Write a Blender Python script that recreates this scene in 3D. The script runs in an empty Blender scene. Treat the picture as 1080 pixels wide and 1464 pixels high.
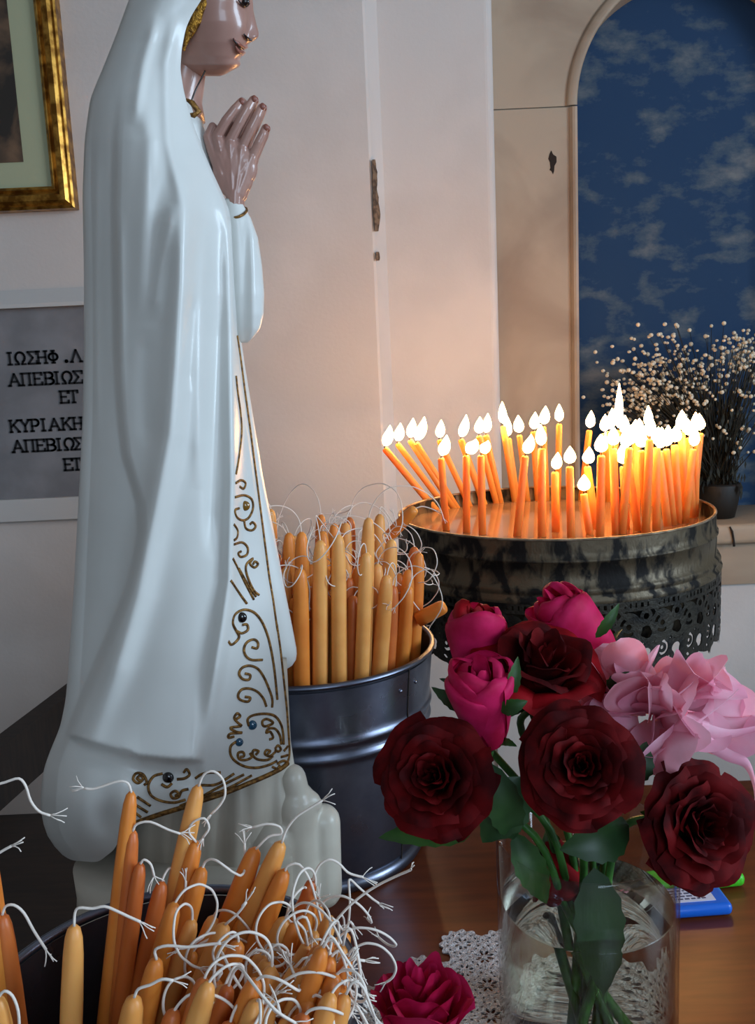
import bpy, bmesh, math, random
import numpy as np
from mathutils import Vector, Matrix
random.seed(7); np.random.seed(7)
S = bpy.context.scene
COL = S.collection

# ------------------------------------------------------------------ camera
F = 1300.0; PITCH = math.radians(9.6); ROLL = math.radians(2.6); CH = 0.383
CAM = Vector((0, 0, CH))
fw = Vector((0, math.cos(PITCH), -math.sin(PITCH))); up0 = Vector((0, math.sin(PITCH), math.cos(PITCH)))
r0 = Vector((1, 0, 0))
RT = r0 * math.cos(ROLL) - up0 * math.sin(ROLL); UP = up0 * math.cos(ROLL) + r0 * math.sin(ROLL)
UP = up0 * math.cos(ROLL) + r0 * math.sin(ROLL)
cd = bpy.data.cameras.new('camera'); cd.sensor_fit = 'VERTICAL'; cd.sensor_height = 24; cd.lens = 24 * F / 1464
cd.clip_start = 0.01
cam = bpy.data.objects.new('camera', cd); COL.objects.link(cam)
M = Matrix((RT, UP, -fw)).transposed().to_4x4(); M.translation = CAM
cam.matrix_world = M
S.camera = cam

# ------------------------------------------------------------------ world, daylight, exposure
S.view_settings.view_transform = 'Standard'; S.view_settings.look = 'None'; S.view_settings.gamma = 1
S.view_settings.use_curve_mapping = False; S.view_settings.exposure = 0.0
W = bpy.data.worlds.new('world'); S.world = W; W.use_nodes = True
W.node_tree.nodes['Background'].inputs[0].default_value = (0.55, 0.72, 1.0, 1)
W.node_tree.nodes['Background'].inputs[1].default_value = 1.0
def area(name, loc, target, sx, sy, power, color):
    l = bpy.data.lights.new(name, 'AREA'); l.shape = 'RECTANGLE'; l.size = sx; l.size_y = sy; l.energy = power; l.color = color
    o = bpy.data.objects.new(name, l); COL.objects.link(o); o.location = loc
    o.rotation_euler = (Vector(target) - Vector(loc)).to_track_quat('-Z', 'Y').to_euler()
    return o
# daylight entering through the two window openings outside the picture (right wall, wall behind the camera)
area('window_right_offscreen', (2.25, -0.25, 0.85), (0, -0.25, 0.85), 0.92, 1.12, 54, (0.62, 0.81, 1.0))
area('window_rear_offscreen', (0.65, -2.25, 1.0), (0.65, 0, 1.0), 1.12, 1.22, 24, (0.62, 0.81, 1.0))

# ------------------------------------------------------------------ helpers
def ray(px, py): return fw * F + RT * (px - 540) - UP * (py - 732)
def atY(px, py, Y):
    d = ray(px, py); return CAM + d * (Y / d.y)
def atZ(px, py, z):
    d = ray(px, py); return CAM + d * ((z - CH) / d.z)
def proj(p):
    v = Vector(p) - CAM; k = F / v.dot(fw); return 540 + v.dot(RT) * k, 732 - v.dot(UP) * k
_fw = np.array(fw); _rt = np.array(RT); _up = np.array(UP); _cam = np.array(CAM)
def atYn(px, py, Y):
    px = np.asarray(px, float); py = np.asarray(py, float)
    d = _fw * F + (px - 540)[..., None] * _rt - (py - 732)[..., None] * _up
    return _cam + d * (np.asarray(Y) / d[..., 1])[..., None]
def lin(c):
    return tuple(((v / 255) / 12.92 if v / 255 <= 0.04045 else ((v / 255 + 0.055) / 1.055) ** 2.4) for v in c)
def interp(tab):
    ys = [a for a, b in tab]; xs = [b for a, b in tab]
    return lambda y: np.interp(y, ys, xs)

ORG = {}
def tag(o, label=None, cat=None, group=None, kind=None):
    if label: o['label'] = label
    if cat: o['category'] = cat
    if group: o['group'] = group
    if kind: o['kind'] = kind
    return o
def thing(name, loc, label, cat, group=None):
    o = bpy.data.objects.new(name, None); o.empty_display_size = 0.02; COL.objects.link(o); o.location = loc
    ORG[o.name] = Vector(loc)
    return tag(o, label, cat, group)
def obj(name, V, Fc, m, parent=None, smooth=True, loc=None):
    V = np.asarray([tuple(v) for v in V], float) if not isinstance(V, np.ndarray) else V
    if parent is not None: org = ORG[parent.name]
    else: org = Vector(loc) if loc is not None else Vector((0, 0, 0))
    me = bpy.data.meshes.new(name)
    me.from_pydata((V - np.array(org)).tolist(), [], [tuple(f) for f in Fc])
    if m: me.materials.append(m)
    if smooth: me.shade_smooth()
    o = bpy.data.objects.new(name, me); COL.objects.link(o)
    if parent is not None: o.parent = parent
    else: o.location = org
    ORG[o.name] = org
    return o
def outward(o):
    b = bmesh.new(); b.from_mesh(o.data); bmesh.ops.remove_doubles(b, verts=b.verts[:], dist=1e-7)
    for f in [f for f in b.faces if f.calc_area() < 1e-14]: b.faces.remove(f)
    holes = [e for e in b.edges if e.is_boundary]
    if holes: bmesh.ops.holes_fill(b, edges=holes, sides=0)
    bmesh.ops.recalc_face_normals(b, faces=b.faces[:])
    if b.calc_volume(signed=True) < 0: bmesh.ops.reverse_faces(b, faces=b.faces[:])
    b.to_mesh(o.data); b.free(); o.data.shade_smooth(); return o
def struct(name, V, Fc, m, smooth=False, parent=None):
    o = obj(name, V, Fc, m, parent, smooth)
    if parent is None: o['kind'] = 'structure'
    return o
BOXF = [(0, 3, 2, 1), (4, 5, 6, 7), (0, 1, 5, 4), (1, 2, 6, 5), (2, 3, 7, 6), (3, 0, 4, 7)]
def boxv(x0, x1, y0, y1, z0, z1):
    return [(x0, y0, z0), (x1, y0, z0), (x1, y1, z0), (x0, y1, z0), (x0, y0, z1), (x1, y0, z1), (x1, y1, z1), (x0, y1, z1)]
def bevbox(x0, x1, y0, y1, z0, z1, b=0.004, seg=3):
    bm = bmesh.new(); vs = [bm.verts.new(v) for v in boxv(x0, x1, y0, y1, z0, z1)]
    for f in BOXF: bm.faces.new([vs[i] for i in f])
    bmesh.ops.bevel(bm, geom=bm.edges[:], offset=b, segments=seg, affect='EDGES', profile=0.5)
    bm.verts.index_update()
    V = [tuple(v.co) for v in bm.verts]; Fc = [tuple(v.index for v in f.verts) for f in bm.faces]; bm.free()
    return V, Fc
def join(parts):
    V = []; Fc = []
    for v, f in parts:
        k = len(V); V += [tuple(a) for a in v]; Fc += [tuple(i + k for i in q) for q in f]
    return V, Fc
def grid(P, close_u=False, close_v=False):
    """P: (rows, cols, 3)"""
    n, m = P.shape[:2]; Fc = []
    for i in range(n if close_v else n - 1):
        for j in range(m if close_u else m - 1):
            a = i * m + j; b = i * m + (j + 1) % m; c = ((i + 1) % n) * m + (j + 1) % m; d = ((i + 1) % n) * m + j
            Fc.append((a, b, c, d))
    return P.reshape(-1, 3), Fc
def catmull(pts, n=6):
    pts = [np.array(p, float) for p in pts]
    if len(pts) < 3:
        return [pts[0] + (pts[1] - pts[0]) * t for t in np.linspace(0, 1, n + 1)]
    q = [2 * pts[0] - pts[1]] + pts + [2 * pts[-1] - pts[-2]]; out = []
    for i in range(1, len(q) - 2):
        for t in np.linspace(0, 1, n, endpoint=False):
            a, b, c, d = q[i - 1], q[i], q[i + 1], q[i + 2]
            out.append(0.5 * (2 * b + (c - a) * t + (2 * a - 5 * b + 4 * c - d) * t * t + (3 * b - a - 3 * c + d) * t ** 3))
    out.append(pts[-1]); return out
def tube(pts, r, sides=6, cap=True):
    pts = [Vector(p) for p in pts]; n = len(pts)
    rs = [r] * n if not hasattr(r, '__len__') else r
    V = []; Fc = []; prev = None
    for i, p in enumerate(pts):
        t = (pts[min(i + 1, n - 1)] - pts[max(i - 1, 0)])
        if t.length < 1e-9: t = Vector((0, 0, 1))
        t.normalize()
        if prev is None:
            a = Vector((0, 0, 1)) if abs(t.z) < 0.9 else Vector((1, 0, 0)); nrm = t.cross(a).normalized()
        else:
            nrm = prev - t * prev.dot(t)
            nrm = nrm.normalized() if nrm.length > 1e-6 else t.orthogonal().normalized()
        prev = nrm; bi = t.cross(nrm)
        for k in range(sides):
            a = 2 * math.pi * k / sides; V.append(p + (nrm * math.cos(a) + bi * math.sin(a)) * rs[i])
    for i in range(n - 1):
        for k in range(sides):
            a = i * sides + k; b = i * sides + (k + 1) % sides; Fc.append((a, b, b + sides, a + sides))
    if cap:
        Fc.append(tuple(range(sides))[::-1]); Fc.append(tuple((n - 1) * sides + k for k in range(sides)))
    return [tuple(v) for v in V], Fc
def lathe(prof, c, seg=64, axis=None):
    """prof: [(r,z)] about vertical axis at c"""
    V = []; Fc = []
    for r, z in prof:
        for k in range(seg):
            a = 2 * math.pi * k / seg; V.append((c[0] + r * math.cos(a), c[1] + r * math.sin(a), c[2] + z))
    for i in range(len(prof) - 1):
        for k in range(seg):
            a = i * seg + k; b = i * seg + (k + 1) % seg; Fc.append((a, b, b + seg, a + seg))
    return V, Fc
def ball(c, r, seg=12, rings=8, sc=(1, 1, 1)):
    V = []; Fc = []
    for i in range(rings + 1):
        th = math.pi * i / rings
        for k in range(seg):
            a = 2 * math.pi * k / seg
            V.append((c[0] + r * sc[0] * math.sin(th) * math.cos(a), c[1] + r * sc[1] * math.sin(th) * math.sin(a), c[2] + r * sc[2] * math.cos(th)))
    for i in range(rings):
        for k in range(seg):
            a = i * seg + k; b = i * seg + (k + 1) % seg; Fc.append((a, b, b + seg, a + seg))
    return V, Fc
def march(f, u, v):
    """filled region f>0 on the grid u x v -> 2D verts, faces"""
    U, Vv = np.meshgrid(u, v, indexing='ij'); D = f(U, Vv); nu, nv = D.shape
    verts = []; idx = {}; faces = []
    def cv(i, j):
        k = (i, j)
        if k not in idx: idx[k] = len(verts); verts.append((u[i], v[j]))
        return idx[k]
    def ev(i, j, i2, j2):
        k = (i, j, i2, j2) if (i, j) < (i2, j2) else (i2, j2, i, j)
        if k not in idx:
            a = D[i, j]; b = D[i2, j2]; t = a / (a - b)
            idx[k] = len(verts); verts.append((u[i] + (u[i2] - u[i]) * t, v[j] + (v[j2] - v[j]) * t))
        return idx[k]
    I = D > 0
    for i in range(nu - 1):
        for j in range(nv - 1):
            cs = [(i, j), (i + 1, j), (i + 1, j + 1), (i, j + 1)]; ins = [I[c] for c in cs]
            if not any(ins): continue
            poly = []
            for k in range(4):
                a = cs[k]; b = cs[(k + 1) % 4]
                if I[a]: poly.append(cv(*a))
                if I[a] != I[b]: poly.append(ev(*a, *b))
            if len(poly) >= 3: faces.append(tuple(poly))
    return verts, faces

# ------------------------------------------------------------------ materials
MATS = {}
def mat(name, col, rough=0.5, metal=0.0, col2=None, scale=20, bump=0, bscale=200, detail=4, lo=0.4, hi=0.6, spec=0.5, sss=0, sssr=(1, .4, .1), ssss=0.004,
        trans=0, ior=1.45, coat=0, emit=None, estr=0, transl=0, dist=0.0, rough2=None, stretch=None, sheen=0):
    if name in MATS: return MATS[name]
    m = bpy.data.materials.new(name); m.use_nodes = True; nt = m.node_tree; N = nt.nodes; L = nt.links
    b = N['Principled BSDF']; out = N['Material Output']
    b.inputs['Base Color'].default_value = (*lin(col), 1); b.inputs['Roughness'].default_value = rough
    b.inputs['Metallic'].default_value = metal; b.inputs['Specular IOR Level'].default_value = spec
    b.inputs['Transmission Weight'].default_value = trans; b.inputs['IOR'].default_value = ior; b.inputs['Coat Weight'].default_value = coat
    b.inputs['Sheen Weight'].default_value = sheen
    if sss:
        b.inputs['Subsurface Weight'].default_value = sss; b.inputs['Subsurface Radius'].default_value = sssr; b.inputs['Subsurface Scale'].default_value = ssss
    if emit:
        b.inputs['Emission Color'].default_value = (*emit, 1); b.inputs['Emission Strength'].default_value = estr
    tc = N.new('ShaderNodeTexCoord'); src = tc.outputs['Object']
    if stretch:
        mp = N.new('ShaderNodeMapping'); mp.inputs['Scale'].default_value = stretch; L.new(src, mp.inputs['Vector']); src = mp.outputs[0]
    if col2:
        n = N.new('ShaderNodeTexNoise'); n.inputs['Scale'].default_value = scale; n.inputs['Detail'].default_value = detail; n.inputs['Distortion'].default_value = dist
        L.new(src, n.inputs['Vector'])
        r = N.new('ShaderNodeValToRGB'); r.color_ramp.elements[0].position = lo; r.color_ramp.elements[1].position = hi
        r.color_ramp.elements[0].color = (*lin(col), 1); r.color_ramp.elements[1].color = (*lin(col2), 1)
        L.new(n.outputs[0], r.inputs[0]); L.new(r.outputs[0], b.inputs['Base Color'])
        if rough2 is not None:
            mr = N.new('ShaderNodeMapRange'); mr.inputs[1].default_value = lo; mr.inputs[2].default_value = hi
            mr.inputs[3].default_value = rough; mr.inputs[4].default_value = rough2
            L.new(n.outputs[0], mr.inputs[0]); L.new(mr.outputs[0], b.inputs['Roughness'])
    if bump:
        n2 = N.new('ShaderNodeTexNoise'); n2.inputs['Scale'].default_value = bscale; n2.inputs['Detail'].default_value = 3; L.new(src, n2.inputs['Vector'])
        bp = N.new('ShaderNodeBump'); bp.inputs['Strength'].default_value = bump; bp.inputs['Distance'].default_value = 0.002
        L.new(n2.outputs[0], bp.inputs['Height']); L.new(bp.outputs[0], b.inputs['Normal'])
    if transl:
        t = N.new('ShaderNodeBsdfTranslucent'); mx = N.new('ShaderNodeMixShader'); mx.inputs[0].default_value = transl
        if col2: L.new(r.outputs[0], t.inputs[0])
        else: t.inputs[0].default_value = (*lin(col), 1)
        L.new(b.outputs[0], mx.inputs[1]); L.new(t.outputs[0], mx.inputs[2]); L.new(mx.outputs[0], out.inputs[0])
    MATS[name] = m; return m

m_wall = mat('plaster_white', (200, 191, 185), 0.85, col2=(190, 181, 175), scale=5, bump=0.15, bscale=160)
m_marble = mat('marble_niche', (166, 146, 124), 0.55, col2=(136, 114, 94), scale=6, bump=0.06, bscale=90, lo=0.35, hi=0.7, dist=0.6)
m_chip = mat('bare_plaster', (120, 96, 76), 0.95, col2=(70, 54, 44), scale=120)
m_crack_seam_shade = mat('crack_and_seam_shade', (40, 30, 24), 0.95)  # for cracks and the hole, and as painted shade in the bucket seam
m_floor = mat('floor_stone', (150, 140, 130), 0.7, col2=(130, 120, 112), scale=8)
m_ceil = mat('ceiling_white', (170, 165, 162), 0.9)
m_table = mat('varnished_wood', (120, 58, 28), 0.33, col2=(92, 42, 20), scale=14, stretch=(1, 9, 9), detail=6, lo=0.3, hi=0.7, spec=0.4)
m_dark = mat('dark_wood', (36, 26, 20), 0.55, col2=(22, 16, 13), scale=20, stretch=(1, 8, 1))
m_gold = mat('gilt_frame', (196, 146, 66), 0.32, 0.85, col2=(120, 78, 26), scale=60)
m_mat = mat('mat_board', (160, 162, 132), 0.9, bump=0.05)
m_pic = mat('old_print', (38, 32, 26), 0.6, col2=(110, 84, 62), scale=9, dist=1.5, lo=0.45, hi=0.75)
m_slab = mat('grey_marble', (128, 126, 128), 0.5, col2=(112, 110, 112), scale=12)
m_border = mat('plaque_border', (186, 182, 178), 0.6)
m_letter = mat('letter_black', (14, 13, 16), 0.6)
m_cloak = mat('painted_plaster', (216, 216, 211), 0.34, col2=(206, 206, 201), scale=8, spec=0.5, coat=0.08)
m_cream = mat('cream_plaster', (206, 198, 182), 0.32, col2=(186, 176, 160), scale=14)
m_skin = mat('painted_skin', (176, 136, 122), 0.28, col2=(160, 120, 108), scale=25, coat=0.3)
m_trim = mat('gold_cord', (150, 108, 52), 0.42, 0.55, col2=(92, 62, 28), scale=400, bump=0.4, bscale=900)
m_hair = mat('gold_braid', (176, 126, 40), 0.4, 0.6, col2=(96, 62, 18), scale=420, bump=0.8, bscale=700)
m_gemb = mat('gem_black', (6, 8, 12), 0.08, coat=1)
m_gembl = mat('gem_blue', (30, 74, 100), 0.08, coat=1)
m_gemy = mat('gem_amber', (120, 84, 24), 0.08, coat=1)
m_lip = mat('lip_paint', (140, 84, 70), 0.3)
m_eye = mat('eye_dark', (30, 18, 16), 0.2)
m_zinc = mat('galvanised_steel', (124, 128, 142), 0.24, 0.95, col2=(88, 92, 106), scale=26, lo=0.35, hi=0.7, rough2=0.4, bump=0.05, bscale=60)
m_tray = mat('tarnished_tin', (88, 76, 58), 0.45, 0.5, col2=(18, 14, 11), scale=60, lo=0.46, hi=0.58, detail=10, stretch=(1, 1, .55), dist=.4, bump=0.3, bscale=220, rough2=0.7)
m_lace = mat('tarnished_lace', (50, 46, 38), 0.5, 0.5, col2=(18, 17, 15), scale=60, lo=0.4, hi=0.65, bump=0.4, bscale=300)
m_rim = mat('worn_rim', (168, 150, 128), 0.4, 0.6, col2=(110, 92, 74), scale=80)
m_liquid = mat('wax_water', (120, 88, 66), 0.14, col2=(142, 108, 84), scale=18, coat=0.2)
m_wax = mat('beeswax', (226, 140, 58), 0.42, col2=(212, 122, 46), scale=30, sss=0.35, sssr=(1, .45, .15), ssss=0.004)
m_waxp = mat('beeswax_pale', (232, 166, 92), 0.42, col2=(220, 148, 74), scale=30, sss=0.35, sssr=(1, .5, .2), ssss=0.004)
m_waxd = mat('beeswax_deep', (206, 112, 50), 0.42, col2=(190, 98, 42), scale=30, sss=0.35, sssr=(1, .45, .15), ssss=0.004)
m_waxlit = mat('thin_beeswax', (232, 160, 82), 0.4, sss=0.6, sssr=(1, .6, .2), ssss=0.010, transl=0.4)
m_wick = mat('cotton_wick', (232, 220, 208), 0.9, sheen=0.3)
m_burnt = mat('burnt_wick', (24, 16, 12), 0.9)
m_red = mat('petal_dark_red', (98, 6, 10), 0.75, col2=(58, 3, 6), scale=60, spec=0.15, transl=0.12)
m_magenta = mat('petal_magenta', (212, 34, 96), 0.6, col2=(176, 16, 60), scale=40, spec=0.2, transl=0.2)
m_crim = mat('petal_crimson', (150, 10, 22), 0.65, col2=(112, 5, 12), scale=50, spec=0.15, transl=0.15)
m_pink = mat('petal_pink', (252, 204, 220), 0.5, col2=(248, 178, 202), scale=40, transl=0.35)
m_pinkd = mat('petal_salmon', (244, 162, 176), 0.5, col2=(250, 190, 206), scale=40, transl=0.35)
m_green = mat('leaf_green', (58, 100, 40), 0.45, col2=(36, 70, 30), scale=50, transl=0.15)
m_gdark = mat('leaf_mature', (44, 76, 38), 0.4, col2=(34, 62, 32), scale=50)
m_stem = mat('stem_green', (62, 116, 44), 0.45, col2=(40, 84, 32), scale=60)
m_doily = mat('crochet_cotton', (214, 206, 206), 0.95, col2=(190, 180, 178), scale=300, bump=0.8, bscale=900)
def thin_glass():
    m = bpy.data.materials.new('clear_glass'); m.use_nodes = True; N = m.node_tree.nodes; L = m.node_tree.links; N.remove(N['Principled BSDF'])
    t = N.new('ShaderNodeBsdfTransparent'); t.inputs[0].default_value = (.95, .96, .95, 1); g = N.new('ShaderNodeBsdfGlossy'); g.inputs['Roughness'].default_value = .03
    lw = N.new('ShaderNodeLayerWeight'); pw_ = N.new('ShaderNodeMath'); pw_.operation = 'POWER'; pw_.inputs[1].default_value = 4.5; L.new(lw.outputs['Facing'], pw_.inputs[0]); f = N.new('ShaderNodeMath'); f.operation = 'MULTIPLY_ADD'; f.inputs[1].default_value = .8; f.inputs[2].default_value = .035; L.new(pw_.outputs[0], f.inputs[0]); x = N.new('ShaderNodeMixShader')
    L.new(f.outputs[0], x.inputs[0]); L.new(t.outputs[0], x.inputs[1]); L.new(g.outputs[0], x.inputs[2]); L.new(x.outputs[0], N['Material Output'].inputs[0]); return m
m_glass = thin_glass()
m_water = mat('vase_water', (228, 226, 208), 0.0, trans=1, ior=1.33)
m_blue = mat('blue_plastic', (20, 96, 200), 0.3)
m_lime = mat('green_plastic', (70, 190, 40), 0.35, bump=0.3, bscale=500)
m_lab = mat('paper_label', (206, 208, 226), 0.6)
m_print = mat('printed_ink', (70, 72, 100), 0.6)
m_blossom = mat('dried_blossom', (214, 200, 176), 0.8)
m_twig = mat('dried_stem', (44, 40, 26), 0.8, col2=(24, 22, 16), scale=60)
m_pot = mat('dark_pot', (26, 22, 18), 0.6)

def flame_mat():
    m = bpy.data.materials.new('candle_flame'); m.use_nodes = True; N = m.node_tree.nodes; L = m.node_tree.links
    N.remove(N['Principled BSDF']); e = N.new('ShaderNodeEmission'); e.inputs[0].default_value = (1.0, 0.52, 0.18, 1); e.inputs[1].default_value = 60
    L.new(e.outputs[0], N['Material Output'].inputs[0]); return m
m_flame = flame_mat()
def sky_paint():
    m = bpy.data.materials.new('painted_sky'); m.use_nodes = True; nt = m.node_tree; N = nt.nodes; L = nt.links; b = N['Principled BSDF']
    b.inputs['Roughness'].default_value = 0.8
    tc = N.new('ShaderNodeTexCoord'); mp = N.new('ShaderNodeMapping'); mp.inputs['Scale'].default_value = (1, 1, 1.7); L.new(tc.outputs['Object'], mp.inputs[0])
    n = N.new('ShaderNodeTexNoise'); n.inputs['Scale'].default_value = 8.5; n.inputs['Detail'].default_value = 9; n.inputs['Roughness'].default_value = 0.62; L.new(mp.outputs[0], n.inputs[0])
    r = N.new('ShaderNodeValToRGB'); e = r.color_ramp.elements
    e[0].position = 0.50; e[0].color = (*lin((0, 46, 82)), 1); e[1].position = 0.70; e[1].color = (*lin((104, 106, 108)), 1)
    k = r.color_ramp.elements.new(0.56); k.color = (*lin((52, 70, 88)), 1)
    L.new(n.outputs[0], r.inputs[0]); L.new(r.outputs[0], b.inputs['Base Color']); return m
m_sky = sky_paint()

# ================================================================== the setting
YL, YP, YN, YB = 1.45, 1.49, 1.56, 1.64
xc = atY(531, 300, YL).x; xp = atY(711, 300, YP).x
ZF, ZC = -0.75, 1.9
# left wall, chamfered at its outer corner
def prism(poly, z0, z1):
    n = len(poly); V = [(x, y, z0) for x, y in poly] + [(x, y, z1) for x, y in poly]
    Fc = [tuple(range(n))[::-1], tuple(range(n, 2 * n))] + [(i, (i + 1) % n, n + (i + 1) % n, n + i) for i in range(n)]
    return V, Fc
V, Fc = prism([(-2.2, YL), (xc, YL), (xc, 1.8), (-2.2, 1.8)], ZF, ZC)
wall_l = struct('wall_left', V, Fc, m_wall)
# chipped plaster along the corner
rnd = random.Random(3)
for (ya, yb, wmax) in ((228, 276, 3), (266, 330, 5), (360, 372, 1.5)):
    Lp = []; Rp = []
    for i in range(9):
        y = ya + (yb - ya) * i / 8; k = math.sin(math.pi * (i + .3) / 8.6) * wmax
        xe = 524 + (y - 0) * 0.042
        Lp.append(atY(xe - 1 - k * .5 * rnd.uniform(.3, 1), y, YL - 0.0008)); Rp.append(atY(xe + 3 + k * rnd.uniform(.5, 1), y, YL + 0.008))
    pts = Lp + Rp[::-1]
    back = [Vector((p.x, p.y + 0.004, p.z)) for p in pts]; n = len(pts)
    obj('chipped_plaster', pts + back, [tuple(range(n)), tuple(range(n, 2 * n))[::-1]] + [(i, (i + 1) % n, n + (i + 1) % n, n + i) for i in range(n)], m_chip, wall_l, False)
# pilaster with a softly rounded right edge
arc = [(xp - 0.014 + 0.014 * math.sin(a), YP + 0.014 - 0.014 * math.cos(a)) for a in np.linspace(0, math.pi / 2, 7)]
V, Fc = prism([(xc, YL + .003), (xc + 0.004, YL + .006), (xc + 0.022, YP)] + arc + [(xp, 1.8), (xc, 1.8)], ZF, ZC)
struct('wall_pilaster', V, Fc, m_wall)
# niche surround with an arched opening
nx0 = atY(825, 330, YN).x; NR = 0.205; ncx = nx0 + NR; zsp = atY(822, 152, YN).z; zs = atY(1045, 750, 1.465).z
XR = 2.2
def jamb(x0, x1, z0, z1): return boxv(x0, x1, YN, YB, z0, z1), BOXF
wn = struct('wall_niche', *join([jamb(xp - 0.002, nx0, zs, zsp - 0.001), jamb(ncx + NR, XR, zs, zsp - 0.001), (boxv(xp - 0.002, nx0 - 0.001, YN + 0.004, YB, zs, zsp + 0.05), BOXF)]), m_marble)
V = []; Fc = []
na = 40
for i in range(na + 1):
    a = math.pi - math.pi * i / na; cx = ncx + NR * math.cos(a); cz = zsp + NR * math.sin(a)
    # outer border point
    ox = xp - 0.002 if i < na / 2 else XR
    t = i / na
    ox = (xp - 0.002) + (XR - xp) * t if 0 < i < na else ox; oz = ZC
    if i == 0: oz = zsp + 0.001
    if i == na: oz = zsp + 0.001
    V += [(cx, YN, max(cz, zsp + 0.001)), (ox, YN, oz), (cx, YB, max(cz, zsp + 0.001))]
V += [(xp - 0.002, YN, ZC), (XR, YN, ZC)]
for i in range(na):
    a = 3 * i; Fc += [(a, a + 3, a + 4, a + 1), (a, a + 2, a + 5, a + 3)]
Fc += [(1, 4, len(V) - 2), (3 * na + 1, len(V) - 1, 3 * (na - 1) + 1)]
struct('wall_niche_arch', V, Fc, m_marble)
# bead moulding round the opening: two jamb strips and the arch
def bead(path, w=0.011, p=0.007):
    rows = []
    for (x, z, nx_, nz_) in path:
        prof = [(-0.001, 0.0), (-0.001, -p), (0.003, -p - 0.001), (w - 0.004, -p), (w, -p * 0.4), (w, 0.001)]
        rows.append([(x + nx_ * u, YN + y, z + nz_ * u) for u, y in prof])
    return grid(np.array(rows))
struct('trim_1', *bead([(nx0, zs, -1, 0), (nx0, zsp - 0.0015, -1, 0)]), m_marble)
struct('trim_2', *bead([(ncx + NR * math.cos(a), zsp + NR * math.sin(a), math.cos(a), math.sin(a)) for a in np.linspace(math.pi - 0.004, 0, 60)], 0.016, 0.006), m_marble, True)
struct('trim_3', *bead([(ncx + NR, zs, 1, 0), (ncx + NR, zsp - 0.0015, 1, 0)]), m_marble)
# hole with dark chipped edge in the left jamb
V = []
hc = atY(790, 232, YN - 0.0006); hp = []
for i in range(14):
    a = 2 * math.pi * i / 14; r = 0.0055 * (1 + 0.35 * math.sin(3 * a + 1) + .2 * math.sin(5 * a))
    hp.append(Vector((hc.x + r * math.cos(a), hc.y, hc.z + 0.0165 * (1 + .2 * math.sin(4 * a)) * math.sin(a))))
hb = [Vector((p.x, p.y + 0.004, p.z)) for p in hp]
obj('chipped_hole', hp + hb, [tuple(range(14)), tuple(range(14, 28))] + [(i, (i + 1) % 14, 14 + (i + 1) % 14, 14 + i) for i in range(14)], m_crack_seam_shade, wn, False)
# painted back of the niche
struct('wall_niche_back', boxv(nx0 - 0.05, ncx + NR + 0.05, YB, YB + 0.05, zs - 0.02, zsp + NR + 0.1), BOXF, m_sky)
# sill: rounded slab, step under it, wall below
V, Fc = bevbox(xp - 0.01, XR, 1.462, YB + 0.02, zs - 0.034, zs, 0.009, 4)
sill = struct('trim_sill', V, Fc, m_marble, True)
struct('trim_sill_step', boxv(xp - 0.01, XR, 1.478, 1.8, zs - 0.105, zs - 0.034), BOXF, m_marble)
cr = [atY(1044, 753, 1.4612), atY(1047, 760, 1.4607), atY(1049, 770, 1.4607), atY(1050, 781, 1.4620), ]
obj('crack', *tube(cr, [0.0012, .0022, .0018, .0022], 5), m_crack_seam_shade, sill)
struct('wall_below_sill', boxv(xp - 0.02, XR, 1.484, 1.8, ZF, zs - 0.105), BOXF, m_wall)
# rest of the room
struct('floor', boxv(-2.2, 2.2, -2.2, 1.8, ZF - 0.1, ZF), BOXF, m_floor)
struct('ceiling', boxv(-2.2, 2.2, -2.2, 1.8, ZC, ZC + 0.1), BOXF, m_ceil)
struct('wall_side_left', boxv(-2.3, -2.2, -2.3, 1.8, ZF, ZC), BOXF, m_wall)
wy0, wy1, wz0, wz1 = -0.72, 0.22, 0.28, 1.42
struct('wall_side_right', *join([(boxv(2.2, 2.32, -2.3, wy0, ZF, ZC), BOXF), (boxv(2.2, 2.32, wy1, 1.8, ZF, ZC), BOXF),
    (boxv(2.2, 2.32, wy0, wy1, ZF, wz0), BOXF), (boxv(2.2, 2.32, wy0, wy1, wz1, ZC), BOXF)]), m_wall)
rx0, rx1, rz0, rz1 = 0.08, 1.22, 0.38, 1.62
struct('wall_rear', *join([(boxv(-2.3, rx0, -2.32, -2.2, ZF, ZC), BOXF), (boxv(rx1, 2.3, -2.32, -2.2, ZF, ZC), BOXF),
    (boxv(rx0, rx1, -2.32, -2.2, ZF, rz0), BOXF), (boxv(rx0, rx1, -2.32, -2.2, rz1, ZC), BOXF)]), m_wall)
def bars(a0, a1, z0, z1, mk):
    w = 0.03; out = []
    for (p, q, r, s) in ((a0, a0 + w, z0, z1), (a1 - w, a1, z0, z1), (a0, a1, z0, z0 + w), (a0, a1, z1 - w, z1), ((a0 + a1) / 2 - .012, (a0 + a1) / 2 + .012, z0, z1)):
        out.append((mk(p, q, r, s), BOXF))
    return join(out)
struct('window_1', *bars(wy0, wy1, wz0, wz1, lambda p, q, r, s: boxv(2.26, 2.29, p, q, r, s)), m_border)
struct('window_2', *bars(rx0, rx1, rz0, rz1, lambda p, q, r, s: boxv(p, q, -2.29, -2.26, r, s)), m_border)

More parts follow.
